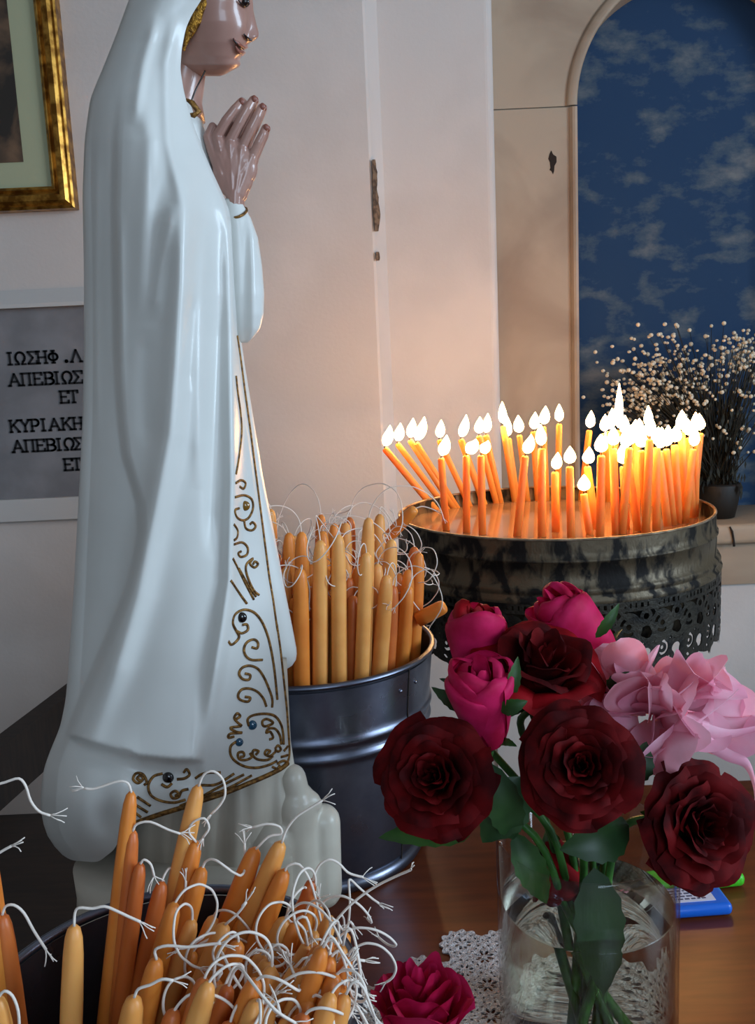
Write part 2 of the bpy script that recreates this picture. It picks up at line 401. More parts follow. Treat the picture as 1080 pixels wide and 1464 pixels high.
# ================================================================== table, bench
TX0, TX1, TY0, TY1 = -0.222, 0.95, -0.15, 0.755
tb = thing('table', (0.36, 0.3, ZF), 'varnished reddish brown wooden table carrying the statue, buckets and vase', 'table')
obj('tabletop', *bevbox(TX0, TX1, TY0, TY1, -0.03, 0.0, 0.004), m_table, tb)
for x in (TX0 + 0.04, TX1 - 0.09):
    for y in (TY0 + 0.05, TY1 - 0.10): obj('leg', *bevbox(x, x + 0.05, y, y + 0.05, ZF, -0.03, 0.003), m_table, tb)
obj('apron', *bevbox(TX0 + 0.05, TX1 - 0.05, TY1 - 0.075, TY1 - 0.055, -0.11, -0.03, 0.002), m_table, tb)

bn = thing('bench', (-0.6, 1.0, ZF), 'dark stained wooden bench beside the table under the plaque', 'bench')
zr = -0.05; pa = atZ(-60, 1105, zr); pb = atZ(140, 952, zr)
d = (pb - pa).normalized(); nn = Vector((d.y, -d.x, 0))
def beam(a, b, w, z0, z1):
    q = [a + nn * w, b + nn * w, b - nn * w, a - nn * w]
    return [(p.x, p.y, z0) for p in q] + [(p.x, p.y, z1) for p in q], BOXF
obj('rail', *beam(pa - d * .1, pb + d * .02, 0.012, zr - 0.072, zr), m_dark, bn, False)
obj('seat', *bevbox(-1.0, -0.235, 0.35, 0.93, -0.14, -0.09, 0.004), m_dark, bn)
for x in (-0.98, -0.29):
    for y in (0.37, 0.87): obj('leg', *bevbox(x, x + 0.04, y, y + 0.04, ZF, -0.14, 0.003), m_dark, bn)
for t in (0.02, 0.97):
    p = pa - d * .1 + (pb - pa + d * .12) * t
    obj('post', *bevbox(p.x - .016, p.x + .016, p.y - .016, p.y + .016, ZF, zr - 0.06, 0.003), m_dark, bn)

# ================================================================== framed picture on the wall
FY = YL - 0.022
c = atY(107, 297, FY); fx1, fz0 = c.x, c.z; fw_ = 0.034; FH = 0.62; FWd = 0.5
pf = thing('framed_picture', (fx1 - FWd / 2, YL, fz0), 'gilt framed dark print with a pale green mat on the wall', 'picture')
prof = [(0, 0.022), (0, 0.0), (0.003, -0.002), (0.006, 0.002), (0.012, -0.003), (0.020, -0.002), (0.026, 0.006), (0.029, 0.003), (0.034, 0.008), (0.034, 0.016)]
cs = [(fx1 - FWd, fz0), (fx1, fz0), (fx1, fz0 + FH), (fx1 - FWd, fz0 + FH)]
ins = [(1, 1), (-1, 1), (-1, -1), (1, -1)]
for k in range(4):
    a, b = cs[k], cs[(k + 1) % 4]; ia, ib = ins[k], ins[(k + 1) % 4]
    rows = [[(q[0] + i_[0] * u, FY + v, q[1] + i_[1] * u) for u, v in prof] for q, i_ in ((a, ia), (b, ib))]
    obj('frame_rail', *grid(np.array(rows)), m_gold, pf, False)
obj('mat_board', boxv(fx1 - FWd + .03, fx1 - .03, FY + .012, FY + .018, fz0 + .03, fz0 + FH - .03), BOXF, m_mat, pf, False)
pc = atY(33, 231, FY + .010)
obj('print', boxv(fx1 - FWd + (fx1 - pc.x), pc.x, FY + .0105, FY + .012, pc.z, fz0 + FH - (pc.z - fz0)), BOXF, m_pic, pf, False)

# ================================================================== inscribed plaque
pz = [atY(60, y, YL).z for y in (414, 440, 711, 742)]
px1 = atY(225, 560, YL).x; px0 = -0.95
pl = thing('memorial_plaque', ((px0 + px1) / 2, YL, pz[3]), 'grey marble plaque with black Greek lettering behind the statue', 'plaque')
obj('slab', boxv(px0, px1, YL - 0.006, YL, pz[2], pz[1]), BOXF, m_slab, pl, False)
mo = [(YL, pz[0]), (YL - 0.004, pz[0]), (YL - 0.02, pz[1] + 0.006), (YL - 0.02, pz[1]), (YL, pz[1])]
obj('border', *grid(np.array([[(x, y, z) for y, z in mo] for x in (px0, px1 + 0.028)])), m_border, pl, False)
obj('border', boxv(px0, px1 + 0.028, YL - 0.014, YL, pz[3], pz[2]), BOXF, m_border, pl, False)
obj('border', boxv(px1, px1 + 0.028, YL - 0.014, YL, pz[2], pz[1]), BOXF, m_border, pl, False)
def serif(x, y, w=.2): return [(x - w, y), (x + w, y)]
def circ(cx, cy, rx, ry, a0, a1, n=14): return [(cx + rx * math.cos(math.radians(a0 + (a1 - a0) * i / n)), cy + ry * math.sin(math.radians(a0 + (a1 - a0) * i / n))) for i in range(n + 1)]
lo, hi = .07, .93
G = {
 'Ι': [[(0, lo), (0, hi)], serif(0, lo, .14), serif(0, hi, .14)],
 'Ω': [circ(0, .55, .34, .38, -55, 235), [(-.38, lo), (-.12, lo), (-.19, .25)], [(.38, lo), (.12, lo), (.19, .25)]],
 'Σ': [[(.33, .75), (.33, hi), (-.3, hi), (.05, .5), (-.3, lo), (.34, lo), (.34, .27)]],
 'Η': [[(-.27, lo), (-.27, hi)], [(.27, lo), (.27, hi)], [(-.27, .5), (.27, .5)], serif(-.27, lo, .12), serif(.27, lo, .12), serif(-.27, hi, .12), serif(.27, hi, .12)],
 'Φ': [[(0, lo), (0, hi)], circ(0, .5, .32, .26, 0, 360, 18), serif(0, lo, .12), serif(0, hi, .12)],
 '.': [circ(0, .14, .06, .06, 0, 360, 8)],
 'Λ': [[(-.34, lo), (0, hi), (.34, lo)], serif(-.34, lo, .1), serif(.34, lo, .1)],
 'Α': [[(-.36, lo), (0, hi), (.36, lo)], [(-.2, .36), (.2, .36)], serif(-.36, lo, .1), serif(.36, lo, .1)],
 'Π': [[(-.26, lo), (-.26, hi)], [(.26, lo), (.26, hi)], [(-.38, hi), (.38, hi)], serif(-.26, lo, .11), serif(.26, lo, .11)],
 'Ε': [[(-.22, lo), (-.22, hi)], [(-.32, lo), (.32, lo), (.32, .25)], [(-.32, hi), (.3, hi), (.3, .76)], [(-.22, .51), (.16, .51)]],
 'Β': [[(-.24, lo), (-.24, hi)], [(-.34, hi), (.05, hi)] + circ(.05, .715, .24, .215, 90, -90) + [(-.24, .5)], [(.05, .5)] + circ(.05, .285, .29, .215, 90, -90) + [(-.34, lo)]],
 'Τ': [[(0, lo), (0, hi)], [(-.32, .76), (-.32, hi), (.32, hi), (.32, .76)], serif(0, lo, .13)],
 'Κ': [[(-.26, lo), (-.26, hi)], [(.3, hi), (-.22, .45)], [(-.06, .6), (.34, lo)], serif(-.26, lo, .1), serif(-.26, hi, .1), serif(.32, lo, .09), serif(.28, hi, .09)],
 'Υ': [[(-.3, hi), (0, .5), (.3, hi)], [(0, .5), (0, lo)], serif(0, lo, .12), serif(-.3, hi, .1), serif(.3, hi, .1)],
 'Ρ': [[(-.2, lo), (-.2, hi)], [(-.3, hi), (.05, hi)] + circ(.05, .69, .25, .24, 90, -90) + [(-.2, .45)], serif(-.2, lo, .12)],
}
def glyph(ch, cx, cz, h):
    parts = []; y0 = YL - 0.0075; y1 = YL - 0.005
    for st in G[ch]:
        for (a, b) in zip(st[:-1], st[1:]):
            A = Vector((cx + a[0] * h, 0, cz + a[1] * h)); B = Vector((cx + b[0] * h, 0, cz + b[1] * h)); t = (B - A)
            if t.length < 1e-6: continue
            t.normalize(); w = 0.075 * h; A -= t * w * .6; B += t * w * .6; n_ = Vector((-t.z, 0, t.x)) * w
            q = [A + n_, B + n_, B - n_, A - n_]
            parts.append(([(p.x, y0, p.z) for p in q] + [(p.x, y1, p.z) for p in q], BOXF))
    return join(parts)
LN = [('ΙΩΣΗΦ.Λ', (70, 130, 200, 257, 322, 397, 455), 490), ('ΑΠΕΒΙΩΣ', (97, 165, 232, 297, 343, 403, 465), 612), ('ΕΤ', (385, 440), 718),
      ('ΚΥΡΙΑΚΗ', (97, 160, 215, 265, 330, 400, 465), 880), ('ΑΠΕΒΙΩΣ', (117, 185, 248, 308, 355, 415, 470), 996), ('ΕΤ', (408, 460), 1108)]
for txt, xs, by in LN:
    bx = sum(xs) / len(xs) / 4.066; bz = atY(bx, 400 + by / 4.066, YL).z
    for ch, x in zip(txt, xs):
        p = atY(x / 4.066, 400 + by / 4.066, YL)
        obj('letter', *glyph(ch, p.x, bz, 0.0212), m_letter, pl, False)

# ================================================================== statue of a veiled praying woman
def sinterp(tab, sg):
    g = np.arange(tab[0][0] - 60, tab[-1][0] + 61, 1.0); v = np.interp(g, [a for a, b in tab], [b for a, b in tab]); k = np.exp(-(np.arange(-40, 41) / sg) ** 2 / 2); k /= k.sum()
    vs_ = np.convolve(np.pad(v, 40, mode='edge'), k, 'valid'); return lambda y: np.interp(y, g, vs_)
YS = 0.55; MPP = 0.00043
st = thing('statue', (atY(270, 1360, YS).x, YS, 0.0), 'tall glossy pale statue of a veiled woman praying in a gold trimmed cloak', 'statue')
CL = sinterp([(-150, 272), (-110, 232), (-60, 206), (0, 184), (50, 166), (100, 146), (140, 129), (200, 121), (275, 118), (400, 120), (500, 120), (600, 118), (700, 113), (850, 105), (950, 98), (1000, 94), (1040, 86), (1070, 73), (1100, 62), (1150, 57), (1190, 64), (1215, 80), (1235, 105)], 9)
CR = sinterp([(-150, 318), (-138, 336), (-120, 350), (-95, 352), (-65, 340), (-35, 314), (-5, 291), (0, 288), (20, 275), (40, 266), (70, 260), (100, 258), (130, 263), (150, 268), (180, 277), (215, 291), (250, 306), (280, 320), (300, 328), (320, 331), (400, 335), (480, 340), (514, 345), (560, 351), (609, 358), (664, 365), (718, 372), (773, 379), (827, 386), (860, 392), (929, 402), (1013, 411), (1071, 415), (1240, 416)], 5)
CH_ = interp([(-150, 14), (-135, 44), (-115, 60), (-80, 70), (0, 70), (60, 76), (130, 100), (200, 114), (300, 118), (500, 114), (700, 112), (900, 116), (1050, 122), (1240, 126)])
CE = interp([(-150, .9), (-60, .9), (60, .80), (130, .62), (220, .42), (320, .34), (480, .30), (700, .30), (900, .34), (1100, .42), (1240, .45)])
HB = sinterp([(50, 1150), (62, 1185), (75, 1210), (100, 1230), (140, 1233), (170, 1212), (190, 1178), (230, 1164), (270, 1152), (330, 1131), (380, 1110), (405, 1098), (416, 1086)], 5)
XB = interp([(60, 190), (130, 166), (200, 160), (300, 158), (500, 162), (600, 167), (650, 173), (690, 185), (720, 194), (760, 196), (800, 189), (850, 175), (900, 155), (950, 133), (1000, 112), (1050, 90), (1100, 62), (1240, 30)])
def sst(a, b, x):
    t = np.clip((x - a) / (b - a), 0, 1); return t * t * (3 - 2 * t)
def pdist(x, y, poly):
    best = np.full(np.shape(x), 1e9); side = np.zeros(np.shape(x)); tt = np.zeros(np.shape(x)); L = 0
    lens = [math.hypot(b[0] - a[0], b[1] - a[1]) for a, b in zip(poly[:-1], poly[1:])]; tot = sum(lens)
    for (a, b), l in zip(zip(poly[:-1], poly[1:]), lens):
        dx, dy = (b[0] - a[0]) / l, (b[1] - a[1]) / l
        s = np.clip((x - a[0]) * dx + (y - a[1]) * dy, 0, l); qx = a[0] + dx * s; qy = a[1] + dy * s
        d = np.hypot(x - qx, y - qy); m = d < best
        best = np.where(m, d, best); side = np.where(m, (x - a[0]) * dy - (y - a[1]) * dx, side); tt = np.where(m, (L + s) / tot, tt); L += l
    return best, side, tt
RIDGE = [  # polyline, height, width
    ([(172, 300), (172, 480), (170, 590)], 5, 8), ([(246, 290), (230, 380), (220, 460)], 6, 9),
    ([(264, 230), (260, 400), (252, 520), (243, 620), (222, 725), (195, 850), (165, 950), (120, 1070)], 26, 20),
    ([(294, 320), (289, 450), (284, 560), (282, 700)], 6, 10),
    ([(312, 270), (328, 330), (331, 480), (333, 690), (329, 830), (318, 900), (303, 990), (290, 1068)], 18, 11),
    ([(200, 130), (215, 200), (205, 320), (200, 460)], 4, 12), ([(140, 180), (136, 400), (140, 640)], 3, 6),
    ([(225, 20), (205, 90), (190, 180)], 5, 9), ([(252, 20), (238, 90), (240, 200), (262, 300)], 5, 9),
    ([(210, 470), (205, 560), (208, 640)], -5, 12), ([(312, 420), (306, 600), (300, 800)], -6, 10), ([(275, 420), (268, 560)], -4, 7)]
def folds(x, y):
    f = np.zeros(np.shape(x))
    up = sst(110, 260, y)
    f += up * 24 * (sst(-2, 16, x - XB(y)) - 0.7)
    f += up * 3.0 * np.exp(-((x - XB(y) - 8) / 4.0) ** 2)
    for poly, h, w in RIDGE:
        d, s, t = pdist(x, y, poly)
        f += h * np.exp(-(d / w) ** 2) * np.clip(np.minimum(t, 1 - t) * 6 + (0.15 if h > 10 else 0.0), 0, 1)
    # wide hollow panel between the two long ridges, ending in a lip above the hem
    lip = [(92, 1046), (150, 1066), (200, 1079), (250, 1084), (292, 1084)]
    ly = np.interp(x, [p[0] for p in lip], [p[1] for p in lip]); inl = sst(80, 120, x) * (1 - sst(276, 296, x))
    f += inl * 20 * np.where(y < ly, np.exp(-np.clip(ly - y, 0, None) / 46.0), np.exp(-((y - ly) / 5.0) ** 2))
    f -= inl * 9 * np.exp(-((y - ly - 22) / 16.0) ** 2)
    # swelling tail of the cloak
    f += 34 * np.exp(-((x - 108) / 58.0) ** 2 - ((y - 1150) / 66.0) ** 2)
    f -= 12 * np.exp(-((x - 150) / 20.0) ** 2 - ((y - 1172) / 28.0) ** 2)
    f += 8 * np.exp(-((x - 175) / 22.0) ** 2 - ((y - 1140) / 60.0) ** 2)
    return f
def cdepth(x, y):
    L = CL(y); R = CR(y); s = np.clip((x - L) / (R - L), 0, 1); e = CE(y)
    k = .5
    w = np.where(s < k, np.sqrt(np.clip(1 - (1 - s / k) ** 2, 0, 1)), 1 - (1 - e) * (np.clip(s - k, 0, 1) / (1 - k)) ** 2)
    damp = np.clip(s / 0.06, 0, 1) * np.clip((1 - s) / 0.03 + .25, 0, 1)
    return CH_(y) * w + folds(x, y) * damp
def cloak():
    n, m = 400, 170; t = np.linspace(0, 1, n)[:, None]; s = np.concatenate([np.linspace(0, .1, 24, endpoint=False), np.linspace(.1, 1, m - 24)])[None, :]
    y0 = -150.0; yy = y0 + t * (1235 - y0) + 0 * s; y = yy.copy()
    for _ in range(5):
        x = CL(y) + (CR(y) - CL(y)) * s
        y = y0 + (yy - y0) * (HB(x) - y0) / (1235 - y0)
    x = CL(y) + (CR(y) - CL(y)) * s
    d = cdepth(x, y); near = atYn(x, y, YS - d * MPP)
    rc = np.interp(y[:, -1], [-150, -100, 100, 250, 320, 480, 1240], [5, 45, 45, 35, 20, 10, 8]); xe = x[:, -1]; ye = y[:, -1]; de = d[:, -1]
    wall = [atYn(xe - 2, ye, YS - (de - 4) * MPP), atYn(xe - rc * .6, ye, YS - de * .6 * MPP), atYn(xe - rc, ye, YS + 0 * ye), atYn(xe - rc * .6, ye, YS + de * .55 * MPP)]
    fs = s[:, ::-4]; xf = CL(y[:, ::-4]) + (CR(y[:, ::-4]) - CL(y[:, ::-4])) * fs; yf = y[:, ::-4]
    sd = (xf - CL(yf)) / (CR(yf) - CL(yf)); w = np.where(sd < .5, np.sqrt(np.clip(1 - (1 - sd / .5) ** 2, 0, 1)), 1 - (1 - CE(yf)) * (np.clip(sd - .5, 0, 1) / .5) ** 2)
    far = atYn(xf, yf, YS + CH_(yf) * w * .85 * MPP)
    P = np.concatenate([near] + [q[:, None, :] for q in wall] + [far[:, :-1]], axis=1)
    return grid(P, close_u=True)
obj('cloak', *cloak(), m_cloak, st)
def spt(x, y, off=0.0):
    d = float(cdepth(np.array([float(x)]), np.array([float(y)]))[0]); return atY(x, y, YS - d * MPP - off)
def dome(name, rows, Yc, m, fold=None, nc=40, pw=1.0, parent=None, nr=60):
    """rows: (y, left, right, half depth px)"""
    ys = [r[0] for r in rows]; y = np.linspace(ys[0], ys[-1], nr)[:, None]
    Lf = np.interp(y, ys, [r[1] for r in rows]); Rf = np.interp(y, ys, [r[2] for r in rows]); Hf = np.interp(y, ys, [r[3] for r in rows])
    a = np.linspace(0, 2 * math.pi, nc, endpoint=False)[None, :]
    ca = np.sign(np.cos(a)) * np.abs(np.cos(a)) ** pw; sa = np.sign(np.sin(a)) * np.abs(np.sin(a)) ** pw
    x = (Lf + Rf) / 2 + (Rf - Lf) / 2 * ca; d = Hf * sa; yy = y + 0 * x
    if fold is not None: d = d + fold(x, yy) * np.clip(sa, 0, 1)
    P = atYn(x, yy, Yc - d * MPP); P[..., 2] = np.maximum(P[..., 2], 0.002); V, Fc = grid(P, close_u=True); Fc = Fc + [tuple(range(nc)), tuple((nr - 1) * nc + k for k in range(nc))]
    return obj(name, V, Fc, m, parent or st)
# inner gown: chest, far fold of the cloak, lower gown, pedestal of cloud lumps
dome('gown_bodice', [(96, 225, 262, 26), (125, 222, 271, 30), (150, 220, 282, 36), (175, 220, 290, 38), (200, 220, 297, 38), (250, 220, 308, 36), (320, 220, 328, 30), (500, 220, 338, 20)], YS + 0.004, m_cloak)
dome('gown_fold', [(470, 300, 343, 12), (520, 300, 350, 22), (600, 300, 363, 26), (680, 300, 376, 28), (770, 300, 394, 30), (850, 310, 409, 30), (900, 310, 419, 28), (932, 310, 425, 26), (946, 320, 423, 20), (956, 330, 414, 10), (960, 350, 405, 3)], YS + 0.016, m_cloak)
gf = lambda x, y: 5 * np.sin((x + (y - 1100) * .15) / 11.0) + 3 * np.sin(x / 5.3 + 1)
dome('gown_hem', [(940, 250, 410, 18), (1060, 215, 416, 36), (1110, 195, 424, 46), (1150, 182, 432, 56), (1200, 180, 436, 62), (1250, 184, 438, 64), (1300, 190, 440, 60), (1352, 200, 440, 50)], YS + 0.006, m_cream, gf, nc=120)
lumps = []
def lump(cx, cy, rx, ry, rd, Y):
    c = atY(cx, cy, Y); k = MPP * Y / YS; lumps.append(ball(c, 1, 28, 18, (rx * k, rd * k, ry * k)))
LUMPS = ((462, 1174, 464, 1272, 27, .560), (420, 1150, 424, 1290, 36, .553), (444, 1150, 446, 1220, 15, .556), (418, 1112, 424, 1140, 21, .551), (446, 1142, 450, 1150, 12, .552), (385, 1200, 385, 1300, 40, .545))
def fused(name, parts, m, voxel, smooth_it, parent):
    V, Fc = join(parts); me = bpy.data.meshes.new('tmp'); me.from_pydata([tuple(v) for v in V], [], Fc); o = bpy.data.objects.new('tmp', me); COL.objects.link(o)
    bmn = bmesh.new(); bmn.from_mesh(me); bmesh.ops.remove_doubles(bmn, verts=bmn.verts[:], dist=1e-6); bmesh.ops.recalc_face_normals(bmn, faces=bmn.faces[:]); bmn.to_mesh(me); bmn.free()
    r = o.modifiers.new('r', 'REMESH'); r.mode = 'VOXEL'; r.voxel_size = voxel
    s_ = o.modifiers.new('s', 'SMOOTH'); s_.iterations = smooth_it; s_.factor = 0.5
    bpy.context.view_layer.update(); dg = bpy.context.evaluated_depsgraph_get(); ev = o.evaluated_get(dg); e = ev.to_mesh()
    VV = np.array([tuple(v.co) for v in e.vertices]); FF = [tuple(p.vertices) for p in e.polygons]; ev.to_mesh_clear()
    bpy.data.objects.remove(o); bpy.data.meshes.remove(me); VV[:, 2] = np.maximum(VV[:, 2], 0.001)
    return obj(name, VV, FF, m, parent)
def capsule(a, b, ra, rb, n=10):
    a = Vector(a); b = Vector(b); t = (b - a); ln = t.length; t.normalize(); pts = []; rs = []
    for k in range(5):
        th = math.pi / 2 * (1 - k / 4); pts.append(a - t * ra * math.sin(th)); rs.append(max(ra * math.cos(th), 1e-5))
    for k in range(5):
        th = math.pi / 2 * k / 4; pts.append(b + t * rb * math.sin(th)); rs.append(max(rb * math.cos(th), 1e-5))
    return tube(pts, rs, n)
for (x0, y0, x1, y1, r, Y) in LUMPS: lumps.append(capsule(atY(x0, y0, Y), atY(x1, y1, Y), r * MPP, r * MPP * 1.03, 24))
fused('cloud_pedestal', lumps, m_cream, 0.0016, 4, st)
zt = atY(270, 1215, YS).z
def plinth():
    cx = atY(275, 1300, YS).x; prof = [(1.02, 0), (1.04, .3), (1.0, .5), (0.97, .75), (0.98, 1.0)]; rows = []
    for k, t in prof:
        rows.append([(cx + 0.072 * k * math.copysign(abs(math.cos(a)) ** .8, math.cos(a)), YS - 0.004 + 0.046 * k * math.copysign(abs(math.sin(a)) ** .8, math.sin(a)), zt * t) for a in np.linspace(0, 2 * math.pi, 64, endpoint=False)])
    V, Fc = grid(np.array(rows), close_u=True); Fc.append(tuple(range(64))); Fc.append(tuple(4 * 64 + k for k in range(64))); return V, Fc
obj('plinth', *plinth(), m_cream, st)
# sleeve hanging from the joined hands
dome('sleeve', [(284, 322, 343, 8), (300, 318, 352, 14), (312, 316, 359, 18), (340, 316, 369, 20), (380, 318, 375, 21), (420, 322, 378, 20), (450, 328, 377, 17), (470, 334, 372, 13), (483, 340, 362, 8), (490, 345, 354, 3)], YS - 0.006, m_cloak, lambda x, y: 3 * np.exp(-((x - 362) / 5.0) ** 2) - 2 * np.exp(-((x - 350) / 6.0) ** 2), nc=60)
obj('cuff_trim', *tube([atY(341 + 12 * math.cos(a), 304 + 6 * math.sin(a) - 4 * math.cos(a), YS - .006 - .0078 * math.sin(a)) for a in np.linspace(0, 2 * math.pi, 25)], 0.0008, 6), m_trim, st)
# head
def head():
    R0 = interp([(-140, 296), (-128, 316), (-100, 336), (-60, 353), (-20, 362), (0, 362), (15, 360), (35, 360), (60, 358), (68, 355), (84, 348), (92, 346), (97, 341), (101, 334), (106, 326), (109, 318)])
    L0 = interp([(-140, 280), (-120, 246), (-80, 228), (0, 226), (60, 232), (90, 248), (105, 262), (109, 290)])
    H = interp([(-140, 6), (-125, 34), (-90, 54), (-40, 62), (0, 62), (30, 58), (60, 50), (80, 42), (92, 35), (100, 25), (106, 14), (109, 5)])
    nr, nc = 150, 160; y = np.linspace(-140, 109, nr)[:, None]; a = np.linspace(0, 2 * math.pi, nc, endpoint=False)[None, :]
    Rr = R0(y); Lr = L0(y); x = (Lr + Rr) / 2 + (Rr - Lr) / 2 * np.sign(np.cos(a)) * np.abs(np.cos(a)) ** .9; yy = y + 0 * x; d = H(y) * np.sign(np.sin(a)) * np.abs(np.sin(a)) ** .85
    # turn the profile features on the front edge: nose, lips, chin
    fr = np.clip(np.cos(a), 0, 1) ** 1.0
    nose = interp([(-5, 0), (5, 3), (20, 6), (35, 10), (46, 14), (52, 14.5), (57, 11), (61, 4), (65, 0)]); nw = np.exp(-(d / 9.0) ** 2) * (np.cos(a) > 0)
    x = x + nose(yy) * nw
    lips = 3.0 * np.exp(-((yy - 68) / 2.6) ** 2) + 3.2 * np.exp(-((yy - 76) / 3.2) ** 2) - 3 * np.exp(-((yy - 72) / 1.2) ** 2) - 3.5 * np.exp(-((yy - 84) / 4) ** 2)
    x = x + lips * np.exp(-(d / 15.0) ** 2) * (np.cos(a) > 0)
    x = x + 2.5 * np.exp(-((yy - 96) / 6.0) ** 2 - (d / 14.0) ** 2) * (np.cos(a) > 0)
    # eye sockets and cheeks
    es = np.exp(-((yy - 2) / 9.0) ** 2) * np.exp(-((np.abs(d) - 22) / 10.0) ** 2) * (np.cos(a) > 0); x = x - 5 * es
    ck = np.exp(-((yy - 38) / 18.0) ** 2) * np.exp(-((np.abs(d) - 30) / 14.0) ** 2) * (np.cos(a) > 0); x = x + 3 * ck
    # alar wings
    al = np.exp(-((yy - 52) / 5.0) ** 2) * np.exp(-((np.abs(d) - 9) / 4.0) ** 2) * (np.cos(a) > 0); x = x + 4 * al
    # turn the head a little towards the viewer about its vertical axis
    cx = 292.0; ang = math.radians(14); dx = x - cx; x2 = cx + dx * math.cos(ang) - d * math.sin(ang) * .6; d2 = d * math.cos(ang) + dx * math.sin(ang)
    # chin drops, nodding forward
    P = atYn(x2 + (yy - 0) * -0.02, yy, YS + 0.002 - d2 * MPP); V, Fc = grid(P, close_u=True); Fc += [tuple(range(nc)), tuple((nr - 1) * nc + k for k in range(nc))]
    return V, Fc, P, (nr, nc)
Vh, Fh, PH, _ = head()
hd = obj('head', Vh, Fh, m_skin, st)
PP = np.array([proj(p) for p in PH.reshape(-1, 3)])
def face_pt(px, py, off=0.0006):
    dd = np.hypot(PP[:, 0] - px, PP[:, 1] - py); k = np.argsort(dd)[:40]; q = PH.reshape(-1, 3)[k]; q = q[np.argmin(q[:, 1])]
    return atY(px, py, q[1] - off)
def stroke(name, pts, r, m, parent, lift=0.0004, n=5, taper=True):
    c_ = catmull(pts, n); rr = [r * (0.35 + 0.65 * math.sin(math.pi * min(max(i / (len(c_) - 1), .06), .94))) for i in range(len(c_))] if taper else r
    return obj(name, *tube([face_pt(p[0], p[1], lift) for p in c_], rr, 6), m, parent)
stroke('lips', [(334, 55), (339, 61), (344, 65), (350, 68)], 0.0011, m_lip, hd)
stroke('lips', [(337, 66), (340, 72), (344, 75), (348, 74)], 0.0011, m_lip, hd)
stroke('mouth_line', [(333, 55), (340, 64), (349, 71)], 0.0005, m_eye, hd, .0009)
stroke('nostril', [(349, 49), (354, 55), (361, 58)], 0.0009, m_eye, hd)
stroke('eyelid', [(341, 0), (346, 6), (352, 9), (357, 5)], 0.0007, m_eye, hd)
obj('eye', *ball(face_pt(350, 2, -0.0003), 0.0026, 14, 10, (1, .5, .8)), m_eye, hd)
e2 = PH[85, 152]; obj('eye', *ball(Vector(e2) + Vector((.0002, 0, 0)), 0.0024, 14, 10, (.5, 1, .8)), m_eye, hd)
# neck with collar, brooch and cord
obj('neck', *tube([atY(272, 60, YS + .004), atY(266, 95, YS + .004), atY(258, 140, YS + .004), atY(254, 165, YS + .004)], [0.0125, 0.0115, 0.0125, 0.016], 28), m_skin, st)
obj('neck_cord', *tube([Vector(q) for q in catmull([atY(294, 100, YS - .008), atY(288, 112, YS - .0085), atY(280, 128, YS - .0095), atY(273, 146, YS - .012), ], 4)], 0.0005, 5), m_eye, st)
obj('brooch', *tube([atY(x, y, YS - .0145) for x, y in ((266, 142), (275, 147), (284, 160), (277, 165), (271, 164))], [.0007, .0016, .0018, .0016, .0009], 8), m_trim, st)
# gold braid along the veil edge
br = []
for y in np.linspace(-110, 72, 46):
    xe = float(CR(y)); br.append(atY(xe + 3 + 5 * sst(-20, 10, y) * (1 - sst(30, 72, y)), y, YS - float(CE(y)) * float(CH_(y)) * MPP * .86))
obj('veil_braid', *tube(br, [0.0034 * (0.25 + 0.75 * float(1 - sst(30, 72, y))) for y in np.linspace(-110, 72, 46)], 8), m_hair, st)

# praying hands
def chain(pts, rs): return [capsule(pts[i], pts[i + 1], rs[i], rs[i + 1]) for i in range(len(pts) - 1)]
def hand(Y, sgn, dx, dy):
    P = lambda x, y, o=0.0: atY(x + dx, y + dy, Y + sgn * o); k = MPP; parts = []
    fing = [([(311, 196), (324, 173), (337, 156), (346, 145)], (7.6, 7.2, 6.6, 5.4)), ([(329, 203), (343, 176), (354, 156), (362, 143)], (7.8, 7.4, 6.8, 5.6)),
            ([(347, 211), (359, 184), (368, 166), (374, 154)], (7.4, 7.0, 6.4, 5.4)), ([(362, 222), (370, 204), (376, 192), (379, 183)], (6.6, 6.2, 5.6, 4.8))]
    for pts, rs in fing:
        parts += chain([P(x, y, o) for (x, y), o in zip(pts, (0.0, -.0012, -.0010, 0.0004))], [r * k for r in rs])
    parts += chain([P(318, 250), P(304, 214, .001), P(298, 196, .001), P(304, 181, .0016)], [9 * k, 8 * k, 7 * k, 5.6 * k])
    for (a, b, r1, r2) in (((332, 280), (313, 202), 9, 8.6), ((334, 280), (330, 208), 10, 9.4), ((338, 280), (346, 215), 10, 9), ((342, 278), (360, 226), 9, 7.6), ((336, 262), (352, 236), 9, 9), ((330, 266), (316, 226), 9, 9)):
        parts += [capsule(P(*a), P(*b), r1 * k, r2 * k)]
    parts += [capsule(P(336, 312), P(337, 276), 10.5 * k, 10.5 * k), ball(P(333, 240), 1, 24, 16, (27 * k, 9.6 * k, 40 * k)), ball(P(345, 236), 1, 24, 16, (20 * k, 9 * k, 26 * k)), ball(P(322, 230), 1, 24, 16, (18 * k, 9 * k, 30 * k))]
    h = fused('hand', parts, m_skin, 0.00042, 5, st)
    for (x, y, ang) in ((344, 146, -55), (362, 142, -65), (374, 153, -65), (379, 183, -68)):
        c_ = P(x + 1.5, y - 1, -0.0019 if sgn > 0 else .0019); obj('fingernail', *ball(c_, 1, 10, 8, (.0016, .0008, .0019)), m_lip, h)
    return h
hand(YS - 0.0062, 1, 0, 0); hand(YS + 0.0028, -1, 2.5, 2)

